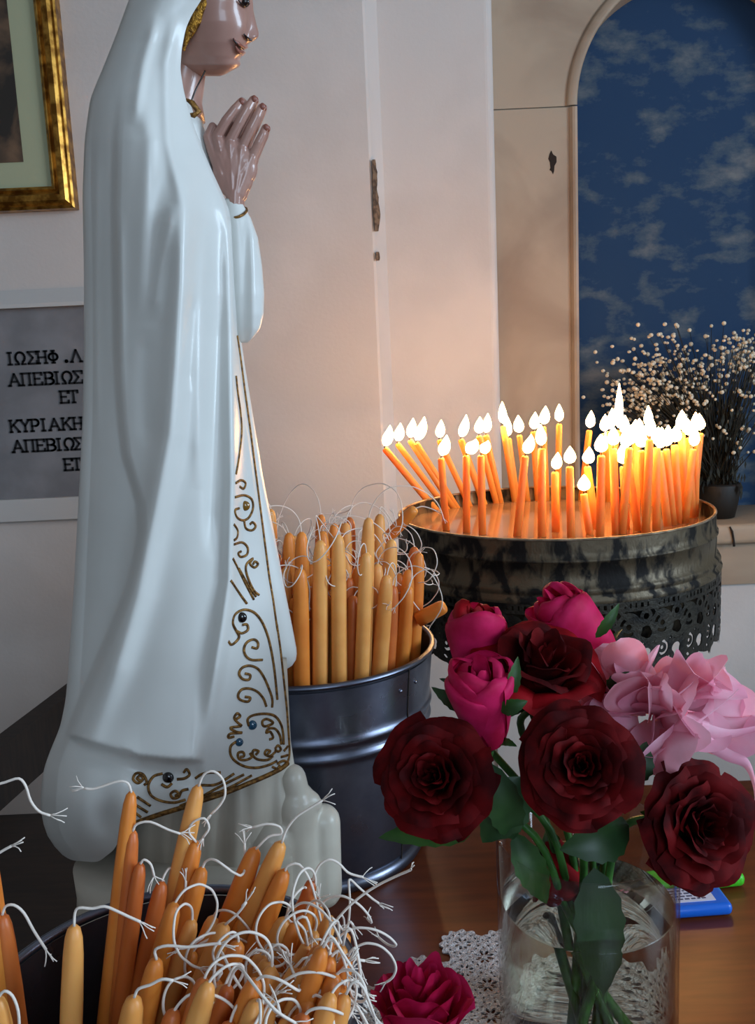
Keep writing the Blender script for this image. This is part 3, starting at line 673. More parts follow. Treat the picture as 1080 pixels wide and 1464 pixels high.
# gold cord, scrolls and gems on the cloak border
C1 = lambda p: (280 + p[0] / 3.486, 480 + p[1] / 3.486); C2 = lambda p: (160 + p[0] / 3.6, 860 + p[1] / 3.6)
cord = [C1(p) for p in ((205, 0), (225, 120), (248, 280), (270, 450), (295, 640), (320, 830), (345, 1020), (370, 1210), (405, 1460))] + [C2(p) for p in ((850, 120), (872, 260), (890, 400), (903, 540), (910, 680), (914, 780), (905, 825))]
hemc = [C2(p) for p in ((85, 1178), (160, 1145), (230, 1112), (350, 1070), (470, 1022), (600, 985), (720, 945), (820, 900), (885, 855), (905, 830))]
def trim(name, pts, r, m=m_trim, n=5, lift=0.0002, inset=1.5):
    q = catmull(pts, n); q = [(min(p[0], float(CR(p[1])) - inset), p[1]) for p in q]
    return obj(name, *tube([spt(p[0], min(p[1], float(HB(p[0])) - .5), lift) for p in q], r, 6), m, st)
trim('gold_cord', cord, 0.0009, inset=1.0); trim('gold_cord', hemc, 0.0016); trim('gold_cord', [(x, y - 5) for x, y in hemc[3:-2]], 0.0008)
for a in ([(600, 205), (615, 222), (640, 205), (655, 180), (640, 150), (622, 110), (635, 65), (680, 42), (730, 55), (770, 100), (800, 170), (820, 250), (835, 340), (845, 430), (852, 505)],
    [(640, 150), (670, 163), (700, 145), (695, 118), (672, 120)], [(720, 235), (748, 240), (752, 212), (730, 195), (695, 210), (680, 245), (690, 280), (720, 300), (775, 300)],
    [(685, 370), (712, 378), (705, 402), (672, 398), (655, 370), (672, 340), (710, 330), (750, 345), (780, 385), (805, 440), (825, 500), (825, 545)],
    [(685, 490), (712, 495), (700, 515), (660, 505), (650, 480), (670, 452), (710, 448), (750, 465), (780, 500), (795, 540)],
    [(705, 640), (700, 605), (730, 585), (790, 578), (840, 590), (870, 630), (882, 680), (885, 735)], [(800, 640), (830, 625), (800, 605), (775, 615), (780, 640), (810, 640)],
    [(810, 710), (830, 700), (815, 670), (795, 675), (805, 655), (840, 655), (865, 690), (872, 735)], [(640, 720), (612, 745), (612, 790), (640, 825), (690, 850), (750, 855), (810, 840), (850, 820)],
    [(660, 800), (680, 795), (675, 775), (650, 780), (655, 810), (690, 815), (720, 800), (710, 780)], [(740, 790), (755, 770), (730, 765), (725, 790), (750, 812), (800, 815), (830, 795)],
    [(800, 785), (815, 770), (795, 765), (788, 785), (815, 795), (845, 770)], [(640, 605), (660, 590), (645, 575), (630, 600), (650, 625), (665, 640), (610, 650), (640, 670), (670, 675), (610, 680), (600, 700), (630, 695)],
    [(840, 760), (855, 740), (870, 760), (855, 772), (840, 760)], [(870, 800), (890, 795), (905, 790)], [(850, 835), (880, 820), (900, 825)], [(825, 850), (850, 860), (865, 840)], [(885, 770), (905, 745)],
    [(150, 925), (130, 910), (150, 895), (160, 915), (135, 935), (110, 915), (125, 885), (160, 890), (180, 930), (165, 945)], [(255, 940), (285, 955), (310, 935)],
    [(262, 885), (215, 900), (188, 945), (200, 995), (250, 1025), (320, 1035), (380, 1020)], [(325, 1000), (345, 990), (325, 975), (303, 990), (315, 1012), (345, 1005), (360, 975), (395, 965)],
    [(335, 915), (375, 910), (400, 890), (385, 862), (370, 880)], [(430, 910), (460, 890), (500, 880), (560, 880)], [(460, 945), (540, 940), (630, 885)], [(470, 1000), (560, 950), (680, 890)],
    [(470, 1015), (600, 960), (720, 895)], [(130, 1005), (200, 1052)], [(120, 1045), (185, 1085)], [(110, 1080), (150, 1110)]):
    trim('gold_scroll', [C2(p) for p in a], 0.00085)
for a in ([(200, 200), (208, 280), (222, 380), (228, 480), (215, 600), (200, 690)], [(198, 735), (225, 720), (248, 735), (238, 762), (218, 752)],
    [(195, 805), (240, 795), (278, 815), (285, 860), (265, 905), (235, 920), (205, 905), (195, 870), (215, 860)], [(240, 920), (250, 960), (280, 970), (298, 950), (285, 930), (270, 940)],
    [(190, 940), (208, 970), (205, 1005), (190, 1020)], [(190, 1040), (230, 1030), (258, 1055), (255, 1090), (225, 1102), (210, 1085), (225, 1075)],
    [(285, 1140), (295, 1125), (310, 1138), (292, 1155), (270, 1135), (285, 1110), (255, 1135), (250, 1170), (265, 1220), (290, 1270), (315, 1292)],
    [(185, 1110), (230, 1200), (290, 1315)], [(215, 1160), (260, 1240), (300, 1300)], [(175, 1220), (215, 1280), (255, 1335)]):
    trim('gold_scroll', [C1(p) for p in a], 0.0008)
for (x, y), r, m in ((C2((668, 82)), 7.5, m_gemb), (C2((722, 636)), 7, m_gembl), (C2((655, 724)), 6, m_gembl), (C2((290, 907)), 8, m_gemb), (C1((245, 848)), 7, m_gemy)):
    obj('gem', *ball(spt(x, y), r * MPP, 16, 10, (1, .7, 1)), m, st)

# ================================================================== candles
def candle_mesh(base, tip, r, rnd, taper=0.72, tipk=1.0):
    base = Vector(base); tip = Vector(tip); t = (tip - base).normalized(); L = (tip - base).length
    bend = Vector((rnd.uniform(-1, 1), rnd.uniform(-1, 1), 0)) * 0.0012
    ss = [0, .3, .6, .85, .94, .975, .992, 1.0]; rk = [1, 1, .98, .95, .86, .74, .55, .2]
    return tube([base + t * L * s + bend * math.sin(math.pi * s) for s in ss], [r * k for k in rk], 14)
def wick_pts(tip, d, L, rnd, curl=1.0, n=16, droop=1.0):
    p = Vector(tip); v = Vector(d).normalized(); out = [p.copy()]; ax = Vector((rnd.uniform(-1, 1), rnd.uniform(-1, 1), rnd.uniform(-.4, .4))).normalized(); st_ = L / n
    for i in range(n):
        v = (Matrix.Rotation(curl * rnd.uniform(.1, .42), 3, ax) @ v); v.z -= droop * .07; v.normalize(); p = p + v * st_; out.append(p.copy())
    return out
def wick_mesh(pts, r, rnd, fray=3):
    pts = [Vector(q) for q in catmull(pts, 3)]; parts = [tube(pts, r, 5)]
    t = (pts[-1] - pts[-2]).normalized()
    for k in range(fray):
        e = [pts[-1] - t * r]; v = (t + Vector((rnd.uniform(-1, 1), rnd.uniform(-1, 1), rnd.uniform(-1, 1))) * .55).normalized()
        for i in range(3): e.append(e[-1] + v * r * rnd.uniform(3, 5)); v = (v + Vector((rnd.uniform(-1, 1), rnd.uniform(-1, 1), rnd.uniform(-1, 1))) * .3).normalized()
        parts.append(tube(e, r * .45, 4))
    return join(parts)
def unlit(base, tip, r, label, group, rnd, wick=None, wl=0.04, wr=0.00055, mats=None, fray=3, curl=1.0):
    V, Fc = candle_mesh(base, tip, r, rnd); mm = rnd.choice(mats)
    tone = {m_waxp: 'pale honey', m_waxd: 'rust'}.get(mm, 'mid orange')
    o = obj('taper_candle', V, Fc, mm, None, True, loc=base); tag(o, label.replace('TONE', tone), 'candle', group and group.replace('TONE', tone))
    d = Vector(tip) - Vector(base)
    pts = wick if wick else wick_pts(Vector(tip) - d.normalized() * .001, d, wl, rnd, curl)
    obj('wick', *wick_mesh(pts, wr, rnd, fray), m_wick, o)
    return o
def hexes(R, sp):
    out = []; n = int(R / sp) + 2
    for i in range(-n, n + 1):
        for j in range(-n, n + 1):
            x = sp * (i + .5 * (j % 2)); y = sp * j * .866
            if math.hypot(x, y) < R: out.append((x, y))
    return out

# ---- galvanised bucket behind the statue
def bucket(c, R, Rb, Hh, label, ridges):
    b = thing('bucket', c, label, 'bucket'); rr = lambda z: Rb + (R - Rb) * z / Hh
    prof = [(Rb - .001, .004), (Rb, .010)]
    for z in np.linspace(.012, Hh - .004, 90):
        k = sum(0.0022 * math.exp(-((z - q) / 0.0032) ** 2) for q in ridges); prof.append((rr(z) + k, z))
    obj('wall', *lathe(prof, c, 96), m_zinc, b)
    obj('inner_wall', *lathe([(rr(z) - .0012, z) for z in (.005, .03, Hh * .5, Hh - .002)] , c, 96), m_zinc, b)
    obj('rim', *lathe([(R + .0022 * math.cos(a), Hh + .0022 * math.sin(a)) for a in np.linspace(0, 2 * math.pi, 11)], c, 96), m_zinc, b)
    obj('foot_ring', *lathe([(Rb, .010), (Rb + .0028, .0085), (Rb + .0034, .003), (Rb + .002, .0005), (Rb - .002, .0005), (Rb - .002, .006)], c, 96), m_zinc, b)
    V, Fc = lathe([(Rb - .001, .004)], c, 96); obj('bottom', V, [tuple(range(96))], m_zinc, b)
    return b, rr
BY = 0.685; q = atY(442, 922, BY); BC = Vector((q.x, BY, 0)); BR = 0.0965; BH = q.z; BRb = 0.081
bk, brr = bucket(BC, BR, BRb, BH, 'galvanised steel bucket full of unlit candles behind the statue', [BH * .66, BH * .735])
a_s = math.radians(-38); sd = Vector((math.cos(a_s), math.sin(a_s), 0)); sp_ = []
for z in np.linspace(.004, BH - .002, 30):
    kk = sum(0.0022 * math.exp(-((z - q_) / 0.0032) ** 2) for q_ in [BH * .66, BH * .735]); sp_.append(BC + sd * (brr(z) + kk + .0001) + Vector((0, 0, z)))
obj('seam_shade', *tube(sp_, 0.0006, 5), m_crack_seam_shade, bk)  # seam line coloured dark to paint in the shade of its gap
for da, z in ((-.10, .90), (.10, .905), (-.09, .93 - .03)):
    a = a_s + da; obj('rivet', *ball(BC + Vector((math.cos(a), math.sin(a), 0)) * (brr(BH * z)) + Vector((0, 0, BH * z)), .0013, 8, 6), m_zinc, bk)

RG = 'TONE unlit candles in the bucket behind the statue'; RL = 'unlit TONE thick taper standing in the bucket behind the statue'
rnd = random.Random(11); r_b = 0.0060; wm = [m_wax, m_wax, m_waxd, m_waxp]
lean = Vector((0.010, 0.0, 0))
tipz_ = lambda py, Y: atY(500, py, Y).z
expl = [(440, 760), (466, 772), (488, 764), (544, 806), (513, 811), (556, 822), (494, 826), (414, 811), (588, 838), (527, 790), (533, 740)]
used = []
for (x, y) in hexes(BRb - r_b - .004, 0.0137):
    if y > 0.045 and rnd.random() < .8: continue
    base = BC + Vector((x - .003, y, .0055)); tip2 = Vector((x * 1.2, y * 1.2, 0)) + lean + Vector((rnd.uniform(-1, 1), rnd.uniform(-1, 1), 0)) * .0045
    fr = (-y) / BRb
    h = BH + rnd.uniform(.05, .105) - max(0, fr) * .022 - max(0, x) * .22
    near = [e for e in expl if e not in used and abs(proj(BC + tip2 + Vector((0, 0, BH + .08)))[0] - e[0]) < 8 and y < .02]
    if near:
        e = near[0]; used.append(e); h = atY(e[0], e[1], BY + tip2.y).z
    tip = Vector((BC.x + tip2.x, BC.y + tip2.y, h))
    unlit(base, tip, r_b * rnd.uniform(.92, 1.04), RL, RG, rnd, None, rnd.uniform(.04, .10), .00042, wm, 4, rnd.uniform(.6, 1.7))
# the leaning ones
def lean_candle(p0, p1, r, wick, lab): return unlit(p0, p1, r, lab, None, rnd, wick, .03, .0005, [m_wax], 3)
lean_candle(atY(536, 790, BY + .072), atY(594, 727, BY + .05), .0052, [atY(594, 727, BY + .05), atY(604, 724, BY + .05), atY(616, 727, BY + .05), atY(625, 731, BY + .048)], 'unlit taper leaning out of the bucket towards the flaming tray')
lean_candle(atY(598, 886, BY - .01), atY(637, 866, BY - .015), .0058, [atY(600, 872, BY - .018), atY(592, 862, BY - .02), atY(586, 850, BY - .02)], 'short unlit taper stub poking sideways over the bucket rim')

# ---- galvanised bucket in front, left
FC = Vector((atY(238, 1430, 0.300).x, 0.300, 0)); FH_ = atY(238, 1430, 0.300).z; FR = 0.0705; FRb = 0.058
fb, frr = bucket(FC, FR, FRb, FH_, 'galvanised steel bucket of tangled unlit candles in front of the statue', [FH_ * .66, FH_ * .74])
FG = 'TONE unlit candles in the bucket in front of the statue'; FL = 'unlit TONE taper with a white wick, in the bucket in front of the statue'
r_f = 0.0037; leanF = Vector((0.062, 0.012, 0)); LF = 0.19
wmf = [m_wax, m_waxp, m_waxp, m_wax, m_waxd]
def W3(pts, Y): return [atY(x, y, Y) for x, y in pts]
def front(px, py, Y, wick=None, dirpx=None, r=None, m=None, wl=None, curl=None, own=None):
    tip = atY(px, py, Y)
    z0 = 0.0055
    if dirpx: # second picture point lower on the same candle
        k = (dirpx[1] - py); low = atY(dirpx[0], dirpx[1], Y - 0.10 * (tip - atY(dirpx[0], dirpx[1], Y)).length); d_ = (low - tip).normalized()
        base = tip + d_ * ((z0 - tip.z) / d_.z)
    else:
        base = Vector((tip.x - leanF.x * (tip.z / LF), tip.y - leanF.y, z0))
    off = Vector((base.x - FC.x, base.y - FC.y, 0)); lim = FRb - .006
    if off.length > lim: off = off.normalized() * lim
    base = Vector((FC.x + off.x, FC.y + off.y, z0))
    w = W3(wick, Y - .001) if wick else None
    return unlit(base, tip, (r or r_f) * 1.18, own or FL, None if own else FG, rnd, w, wl or rnd.uniform(.03, .06), .00052, [m] if m else wmf, 4, curl or rnd.uniform(.7, 1.5))
front(188, 1131, .345, [(188, 1133), (183, 1120), (170, 1117), (150, 1123), (133, 1128), (120, 1127)], (133, 1285), .0031, m_wax, own='tallest slim taper against the statue tail, thin wick blown sideways')
front(190, 1186, .342, [(190, 1188), (196, 1178), (215, 1175), (240, 1186), (258, 1192)], (164, 1290), .0031, m_waxd)
front(201, 1233, .336, [(201, 1235), (206, 1229), (216, 1236), (221, 1254)], (180, 1303), .0030, m_waxd)
front(106, 1322, .292, [(106, 1324), (107, 1306), (113, 1298), (132, 1299), (150, 1296), (168, 1303), (185, 1311), (201, 1318)], (84, 1450), .0035, m_waxp, own='pale taper standing apart, thick wick bent flat with three frayed ends')
front(3, 1306, .300, [(3, 1308), (8, 1296), (20, 1294), (34, 1305), (48, 1330), (66, 1358)], (-6, 1420), .0034, m_waxd)
front(-4, 1425, .270, [(-4, 1428), (6, 1417), (18, 1424), (26, 1445), (28, 1470)], (-12, 1470), .0034, m_waxp)
front(284, 1122, .352, [(284, 1124), (292, 1107), (306, 1103), (319, 1115), (322, 1136), (314, 1152), (302, 1164)], (239, 1236), .0036, m_waxp, own='pale taper before the gold hem with a tall arching wick loop')
front(281, 1202, .346, [(281, 1204), (270, 1190), (276, 1176), (292, 1170), (299, 1184), (290, 1198)], (200, 1335), .0036, m_wax)
front(403, 1203, .345, [(403, 1205), (410, 1186), (424, 1168), (442, 1156), (462, 1144)], (363, 1300), .0040, m_waxp, own='pale taper whose straight wick points up over the cloud pedestal')
front(366, 1212, .350, [(366, 1214), (384, 1196), (402, 1192), (400, 1182), (382, 1178), (361, 1183)], (322, 1320), .0042, m_wax)
front(408, 1243, .338, [(408, 1245), (412, 1238), (428, 1236), (444, 1260), (454, 1296), (462, 1330)], (372, 1340), .0039, m_wax)
front(447, 1257, .342, [(447, 1259), (456, 1238), (470, 1229), (484, 1234), (497, 1247), (510, 1252), (520, 1254)], (425, 1330), .0033, m_waxd, own='rust taper whose arched wick crosses the foot of the rear bucket')
front(474, 1310, .328, [(474, 1312), (482, 1318), (492, 1330), (500, 1318), (505, 1322)], (440, 1400), .0037, m_waxp)
front(322, 1320, .318, [(322, 1322), (340, 1306), (352, 1290), (346, 1296), (352, 1289)], (290, 1400), .0040, m_waxp)
front(342, 1346, .305, None, (310, 1440), .0040, m_wax); front(408, 1312, .325, None, (366, 1420), .0040, m_waxp); front(290, 1240, .340, None, (230, 1360), .0037, m_wax)
front(224, 1370, .285, [(224, 1372), (222, 1358), (240, 1352), (268, 1354), (300, 1350), (316, 1349)], (190, 1460), .0037, m_wax)
front(192, 1424, .268, [(192, 1426), (198, 1414), (215, 1408), (232, 1400), (248, 1402)], (175, 1470), .0040, m_waxp)
front(310, 1400, .285, [(310, 1402), (318, 1388), (300, 1402), (288, 1420), (282, 1450), (286, 1470)], (285, 1470), .0040, m_wax)
front(385, 1372, .300, [(385, 1374), (384, 1360), (398, 1350), (412, 1360), (406, 1378), (386, 1384)], (350, 1460), .0040, m_waxp)
front(440, 1350, .305, [(440, 1352), (436, 1330), (424, 1316), (438, 1312), (446, 1340)], (410, 1440), .0036, m_waxp)
front(250, 1290, .322, None, (200, 1390), .0036, m_wax); front(232, 1260, .338, None, (180, 1380), .0034, m_waxd)
front(-28, 1150, .315, [(-28, 1152), (-12, 1126), (8, 1118), (27, 1113), (37, 1124), (44, 1145), (56, 1160), (72, 1166)], (-40, 1300), .0034, m_wax)
front(-24, 1240, .300, [(-24, 1242), (-10, 1226), (4, 1216), (17, 1209)], (-34, 1350), .0034, m_wax)
rf = random.Random(21)
for k in range(44):   # the rest of the bundle, thickest at the right
    px = 200 + 300 * math.sqrt(rf.random()); t = (px - 200) / 300
    Y = rf.uniform(.262, .345); 
    py = 1290 + (0.345 - Y) / .083 * 140 + rf.uniform(-20, 45)
    front(px, py, Y, None, (px - rf.uniform(26, 40), py + 100), rf.uniform(.0034, .0040), wl=rf.uniform(.025, .06))
# long loose wick ends of candles spilling over the right side of the front bucket
for k in range(22):
    px = rf.uniform(420, 500); py = rf.uniform(1350, 1440); Y = rf.uniform(.268, .312); dx = rf.uniform(20, 80)
    front(px, py, Y, [(px, py), (px + dx * .25, py - rf.uniform(5, 25)), (px + dx * .6, py - rf.uniform(-15, 25)), (px + dx, py + rf.uniform(-10, 45))], (px - 30, py + 100), .0034, rf.choice([m_waxp, m_wax]))

# ================================================================== votive tray with burning candles
TYC = 1.0; q = atY(790, 728, TYC); TC = Vector((q.x, TYC, 0)); TZ = q.z; TR = 0.1715; ZL = TZ - 0.016
tr = thing('candle_tray', (TC.x, TC.y, ZF), 'round tarnished metal candle tray with lace skirt holding burning tapers', 'candle tray')
seg = 160; c0 = (TC.x, TC.y, 0)
obj('wall', *lathe([(TR + .0005, TZ - .0008), (TR + .0008, TZ - .012), (TR + .0015, TZ - .0185), (TR + .003, TZ - .0195), (TR + .003, TZ - .0215), (TR + .0015, TZ - .0225), (TR + .0015, TZ - .043), (TR + .0045, TZ - .046), (TR + .006, TZ - .049), (TR + .0045, TZ - .052), (TR + .0045, TZ - .054), (TR + .0075, TZ - .057), (TR + .0065, TZ - .061)], c0, seg), m_tray, tr)
obj('inner_wall', *lathe([(TR - .0012, TZ - .0008), (TR - .0012, TZ - .03), (0.001, TZ - .031)], c0, seg), m_tray, tr)
obj('rim', *lathe([(TR - .0004 + .0016 * math.cos(a), TZ + .0014 * math.sin(a)) for a in np.linspace(0, 2 * math.pi, 9)], c0, seg), m_rim, tr)
def flat_disc(r, z, m, name, parent, n=96):
    V = [(TC.x, TC.y, z)]; Fc = []
    for k in range(n): a = 2 * math.pi * k / n; V.append((TC.x + r * math.cos(a), TC.y + r * math.sin(a), z))
    return obj(name, V, [(0, 1 + k, 1 + (k + 1) % n) for k in range(n)], m, parent, False)
flat_disc(TR - .0014, ZL, m_liquid, 'liquid', tr)
RS = TR + .0065; CIRC = 2 * math.pi * RS; per = CIRC / 30
def lacef(u, v):
    x = (u % per) / per; xm = x - .5
    ring = lambda cx, cv, r, w: w - np.abs(np.hypot((x - cx) * per, v - cv) - r)
    f = .012 - v                                                   # solid top band
    key = np.where((np.sin(u * 2 * math.pi / (per / 6)) > -.2) & (v > .003) & (v < .009), -1, 1)
    f = np.where((v < .012) & (key < 0), -.0006, f)
    for cx, cv, r, w in ((.5, .027, .0115, .0021), (.5, .027, .0045, .0017), (0, .034, .0085, .0020), (1, .034, .0085, .0020), (.5, .052, .0100, .0022), (.5, .052, .0036, .0014), (0, .018, .0050, .0018), (1, .018, .0050, .0018), (0, .056, .0085, .0021), (1, .056, .0085, .0021), (.25, .043, .0042, .0016), (.75, .043, .0042, .0016)):
        f = np.maximum(f, ring(cx, cv, r, w))
    f = np.maximum(f, .0013 - np.abs(v - .0415 - .002 * np.sin(u * 2 * math.pi / per * 2)))
    f = np.maximum(f, .0018 - np.abs(xm * per * .8 + .006 * np.sin(v * 150)))
    f = np.maximum(f, .0016 - np.abs((xm * per + .012 * np.sin(v * 120 + 1)) * .8)); f = np.maximum(f, .0022 - np.abs(v - .066 - .004 * np.abs(np.sin(math.pi * u / per)))); f = np.maximum(f, ring(.25, .062, .0040, .0019)); f = np.maximum(f, ring(.75, .062, .0040, .0019)); f = np.maximum(f, ring(.75, .030, .0030, .0016)); f = np.maximum(f, ring(.25, .030, .0030, .0016))
    edge = .068 + .008 * np.abs(np.sin(math.pi * u / per)) + .002 * np.sin(u * 2 * math.pi / per * 5)
    return np.minimum(f, edge - v)
vv, ff = march(lacef, np.linspace(0, CIRC, 780), np.linspace(0, .079, 58))
V = []; nn_ = len(vv)
for off in (0.0, -.0012):
    for (u, v) in vv: a = u / RS; V.append((TC.x + (RS + off) * math.cos(a), TC.y + (RS + off) * math.sin(a), TZ - .059 - v))
obj('lace_skirt', V, ff + [tuple(i + nn_ for i in f[::-1]) for f in ff], m_lace, tr, False)
obj('added_lace_backing', *lathe([(RS - .012, TZ - .05), (RS - .012, TZ - .108), (RS - .0135, TZ - .108), (RS - .0135, TZ - .05)], c0, 96), m_tray, tr)  # open ring added inside the skirt to darken the lace from behind
obj('pedestal', *lathe([(.12, ZF + .001), (.12, ZF + .012), (.03, ZF + .03), (.014, ZF + .06), (.014, TZ - .10), (.05, TZ - .06), (.14, TZ - .034), (.14, TZ - .032)], c0, 48), m_tray, tr)

LIT = [(550, 641, 590, 725), (568, 634, 598, 720), (586, 629, 610, 718), (595, 633, 626, 719), (631, 655, 639, 758), (628, 629, 651, 717), (659, 628, 664, 711), (667, 651, 667, 761), (688, 651, 690, 764),
 (685, 623, 697, 713), (695, 622, 703, 712), (720, 609, 725, 709), (727, 627, 730, 710), (743, 622, 746, 707), (751, 652, 738, 766), (763, 617, 765, 707), (775, 641, 775, 767), (777, 610, 780, 707), (800, 606, 799, 707),
 (794, 675, 795, 760), (815, 667, 817, 768), (835, 706, 846, 764), (840, 667, 855, 756), (843, 615, 840, 707), (860, 651, 858, 767), (877, 641, 882, 763), (866, 645, 874, 712), (884, 615, 884, 707), (891, 667, 897, 757),
 (900, 640, 888, 763), (892, 623, 917, 716), (896, 644, 915, 758), (917, 644, 926, 760), (929, 628, 923, 762), (939, 640, 939, 757), (943, 645, 957, 752), (953, 642, 965, 750), (965, 636, 972, 748), (975, 618, 981, 744),
 (985, 626, 991, 740), (992, 642, 978, 748), (1002, 619, 1001, 735), (997, 620, 994, 738), (928, 614, 936, 722), (914, 626, 905, 716), (864, 620, 868, 712), (872, 617, 879, 714), (909, 628, 911, 745)]
LEAN = {0: (8, -30), 1: (5, -26), 2: (5, -28), 3: (12, -34), 6: (8, -32), 7: (14, -20), 8: (10, -18), 27: (2, -64), 14: (9, -28), 4: (8, -30)}
rl = random.Random(5)
for i, (tx, ty, bx, by) in enumerate(LIT):
    b = atZ(bx, by, ZL); off = Vector((b.x - TC.x, b.y - TC.y, 0)); lim = TR - .010
    if off.length > lim: off = off.normalized() * lim
    b = Vector((TC.x + off.x, TC.y + off.y, ZL - .012)); t = atY(tx, ty, b.y + rl.uniform(-.006, .006)); r = .0042 * rl.uniform(.92, 1.08)
    V, Fc = tube([b, b + (t - b) * .5, t - (t - b) * .02, t], [r, r, r * .95, r * .72], 12)
    o = obj('burning_taper', V, Fc, m_waxlit, None, True, loc=b); tag(o, 'burning taper with a very tall narrow flame above all the others' if i == 27 else 'shortest burning taper at the front rim of the tray' if i == 21 else 'burning orange taper leaning outward over the bucket side of the tray' if i < 4 else 'burning thin upright orange taper standing in the liquid of the tray', 'candle', None if i in (21, 27) else 'leaning burning candles in the tray' if i < 4 else 'upright burning candles in the tray')
    mpp = (t.y * .986) / F; dx, dy = LEAN.get(i, (rl.uniform(-2, 4), -rl.uniform(24, 32)))
    obj('wick', *tube([t - Vector((0, 0, .001)), t + Vector((.0002, 0, .003)), t + Vector((dx * mpp * .2, 0, .0062))], .0006, 5), m_burnt, o)
    tip = atY(tx + dx, ty + dy - 3, t.y); st0 = t + Vector((0, 0, .0032)); n = 12; pts = []; rs = []; wdt = .0066 * (.92 if i == 27 else rl.uniform(.92, 1.12))
    for k in range(n + 1):
        s_ = k / n; pts.append(st0 + (tip - st0) * s_ + Vector((dx * mpp * .25 * math.sin(math.pi * s_), 0, 0))); rs.append(max(wdt * (math.sin(math.pi * s_ ** .72)) ** .8 * (1 - .25 * s_), .0003))
    obj('flame', *tube(pts, rs, 12), m_flame, o)

# ================================================================== dried baby's breath on the sill
rb_ = random.Random(9); BBY = 1.535; p0 = atY(1028, 738, BBY); zpot = zs + .0005
bq = thing('dried_bouquet', (p0.x, BBY, zs), 'dried bouquet of tiny cream blossoms in a dark pot on the niche sill', 'bouquet')
obj('pot', *lathe([(.020, 0), (.026, .001), (.032, .03), (.034, .055), (.032, .060), (.029, .058), (.027, .02), (.001, .018)], (p0.x, BBY, zpot), 40), m_pot, bq)
stems = []; bl = []; lf = []
root = Vector((p0.x, BBY, zpot + .05))
def bb(px, py): return atY(px, py, BBY + rb_.uniform(-.05, .045))
for k in range(820):
    w_ = rb_.random()
    if w_ < .62: px, py = rb_.gauss(958, 40), rb_.gauss(548, 34)
    elif w_ < .80: px, py = rb_.gauss(1062, 26), rb_.gauss(508, 24)
    elif w_ < .92: px, py = rb_.gauss(905, 26), rb_.gauss(575, 22)
    else: px, py = rb_.uniform(1010, 1090), rb_.uniform(560, 650)
    if py < 462: py = 462 + rb_.random() * 30
    e = bb(px, py); r = rb_.uniform(.0026, .0042)
    bl.append(ball(e, r, 6, 4, (1, 1, rb_.uniform(.7, 1)))); 
    if k % 2 == 0:
        mid = root + (e - root) * .6 + Vector((rb_.uniform(-.01, .01), rb_.uniform(-.01, .01), .01))
        stems.append(tube([root + Vector((rb_.uniform(-.02, .02), rb_.uniform(-.02, .02), 0)), mid, e], [.0011, .0007, .0004], 4))
for k in range(230):
    e = atY(rb_.uniform(994, 1066), rb_.uniform(575, 720), BBY + rb_.uniform(-.04, .04)); d_ = Vector((rb_.uniform(-.3, .3), rb_.uniform(-.3, .3), 1)).normalized(); s_ = rb_.uniform(.012, .026); n_ = d_.orthogonal().normalized() * s_ * .3
    lf.append(([e, e + d_ * s_ * .5 + n_, e + d_ * s_, e + d_ * s_ * .5 - n_, e + d_ * s_ * .5 + d_.cross(n_) * .4], [(0, 1, 4), (1, 2, 4), (2, 3, 4), (3, 0, 4)]))
tag(obj('blossoms', *join(bl), m_blossom, bq), kind='stuff'); tag(obj('stems', *join(stems), m_twig, bq), kind='stuff'); tag(obj('dry_leaves', *join(lf), m_twig, bq, False), kind='stuff')

# ================================================================== doily, vase, flowers
VY = 0.447; VX = atY(840, 1400, VY).x; VR = 0.0478; VH = 0.128
dq = atZ(662, 1352, 0); DP = 0.0265
cells = {(i, j) for j in range(0, 7) for i in range(0, 4)} | {(-1, j) for j in range(1, 7)} | {(-2, j) for j in range(2, 7)}
ca_, sa_ = math.cos(-.05), math.sin(-.05)
def doilyf(u, v):
    f = np.full(u.shape, -1.0)
    for (i, j) in cells:
        x = u - i * DP; y = v + j * DP; r = np.hypot(x, y); a = np.arctan2(y, x)
        sel = r < DP
        body = DP * .545 - r + .0012 * np.cos(12 * a)
        hole = np.full(u.shape, -1.0)
        hole = np.maximum(hole, .0009 - np.hypot((r - .0043) * .55, r * np.sin(((a * 8 / (2 * math.pi)) % 1 - .5) * 2 * math.pi / 8)))
        hole = np.maximum(hole, .00075 - np.hypot(r - .0102, r * np.sin(((a * 16 / (2 * math.pi)) % 1 - .5) * 2 * math.pi / 16) * .8))
        f = np.where(sel, np.maximum(f, np.minimum(body, -hole)), f)
    for (i, j) in cells:      # joining webs between four motifs, with small openings
        for (di, dj) in ((.5, .5),):
            if {(i + 1, j), (i, j + 1), (i + 1, j + 1)} <= cells:
                x = u - (i + .5) * DP; y = v + (j + .5) * DP; r = np.hypot(x, y); a = np.arctan2(y, x)
                pet = .00105 - np.hypot((r - .0042) * .45, r * np.sin(((a * 8 / (2 * math.pi)) % 1 - .5) * 2 * math.pi / 8))
                f = np.where(r < .0085, np.minimum(np.maximum(f, .0086 - r), -pet), f)
    return f
vv, ff = march(doilyf, np.arange(-2.6 * DP, 5.6 * DP, .0007), np.arange(-6.6 * DP, .6 * DP, .0007))
V = [(dq.x + u * ca_ - v * sa_, dq.y + u * sa_ + v * ca_, .0014 + .0003 * math.sin(u * 900) * math.sin(v * 900)) for u, v in vv]
o = obj('doily', V + [(x, y, .0003) for x, y, z in V], ff + [tuple(i + len(V) for i in f[::-1]) for f in ff], m_doily); tag(o, 'white crocheted lace doily spread on the table under the glass vase', 'doily')
vz = .0016
vs = thing('vase', (VX, VY, vz), 'clear straight glass vase half full of water holding the roses', 'vase'); vc = (VX, VY, vz)
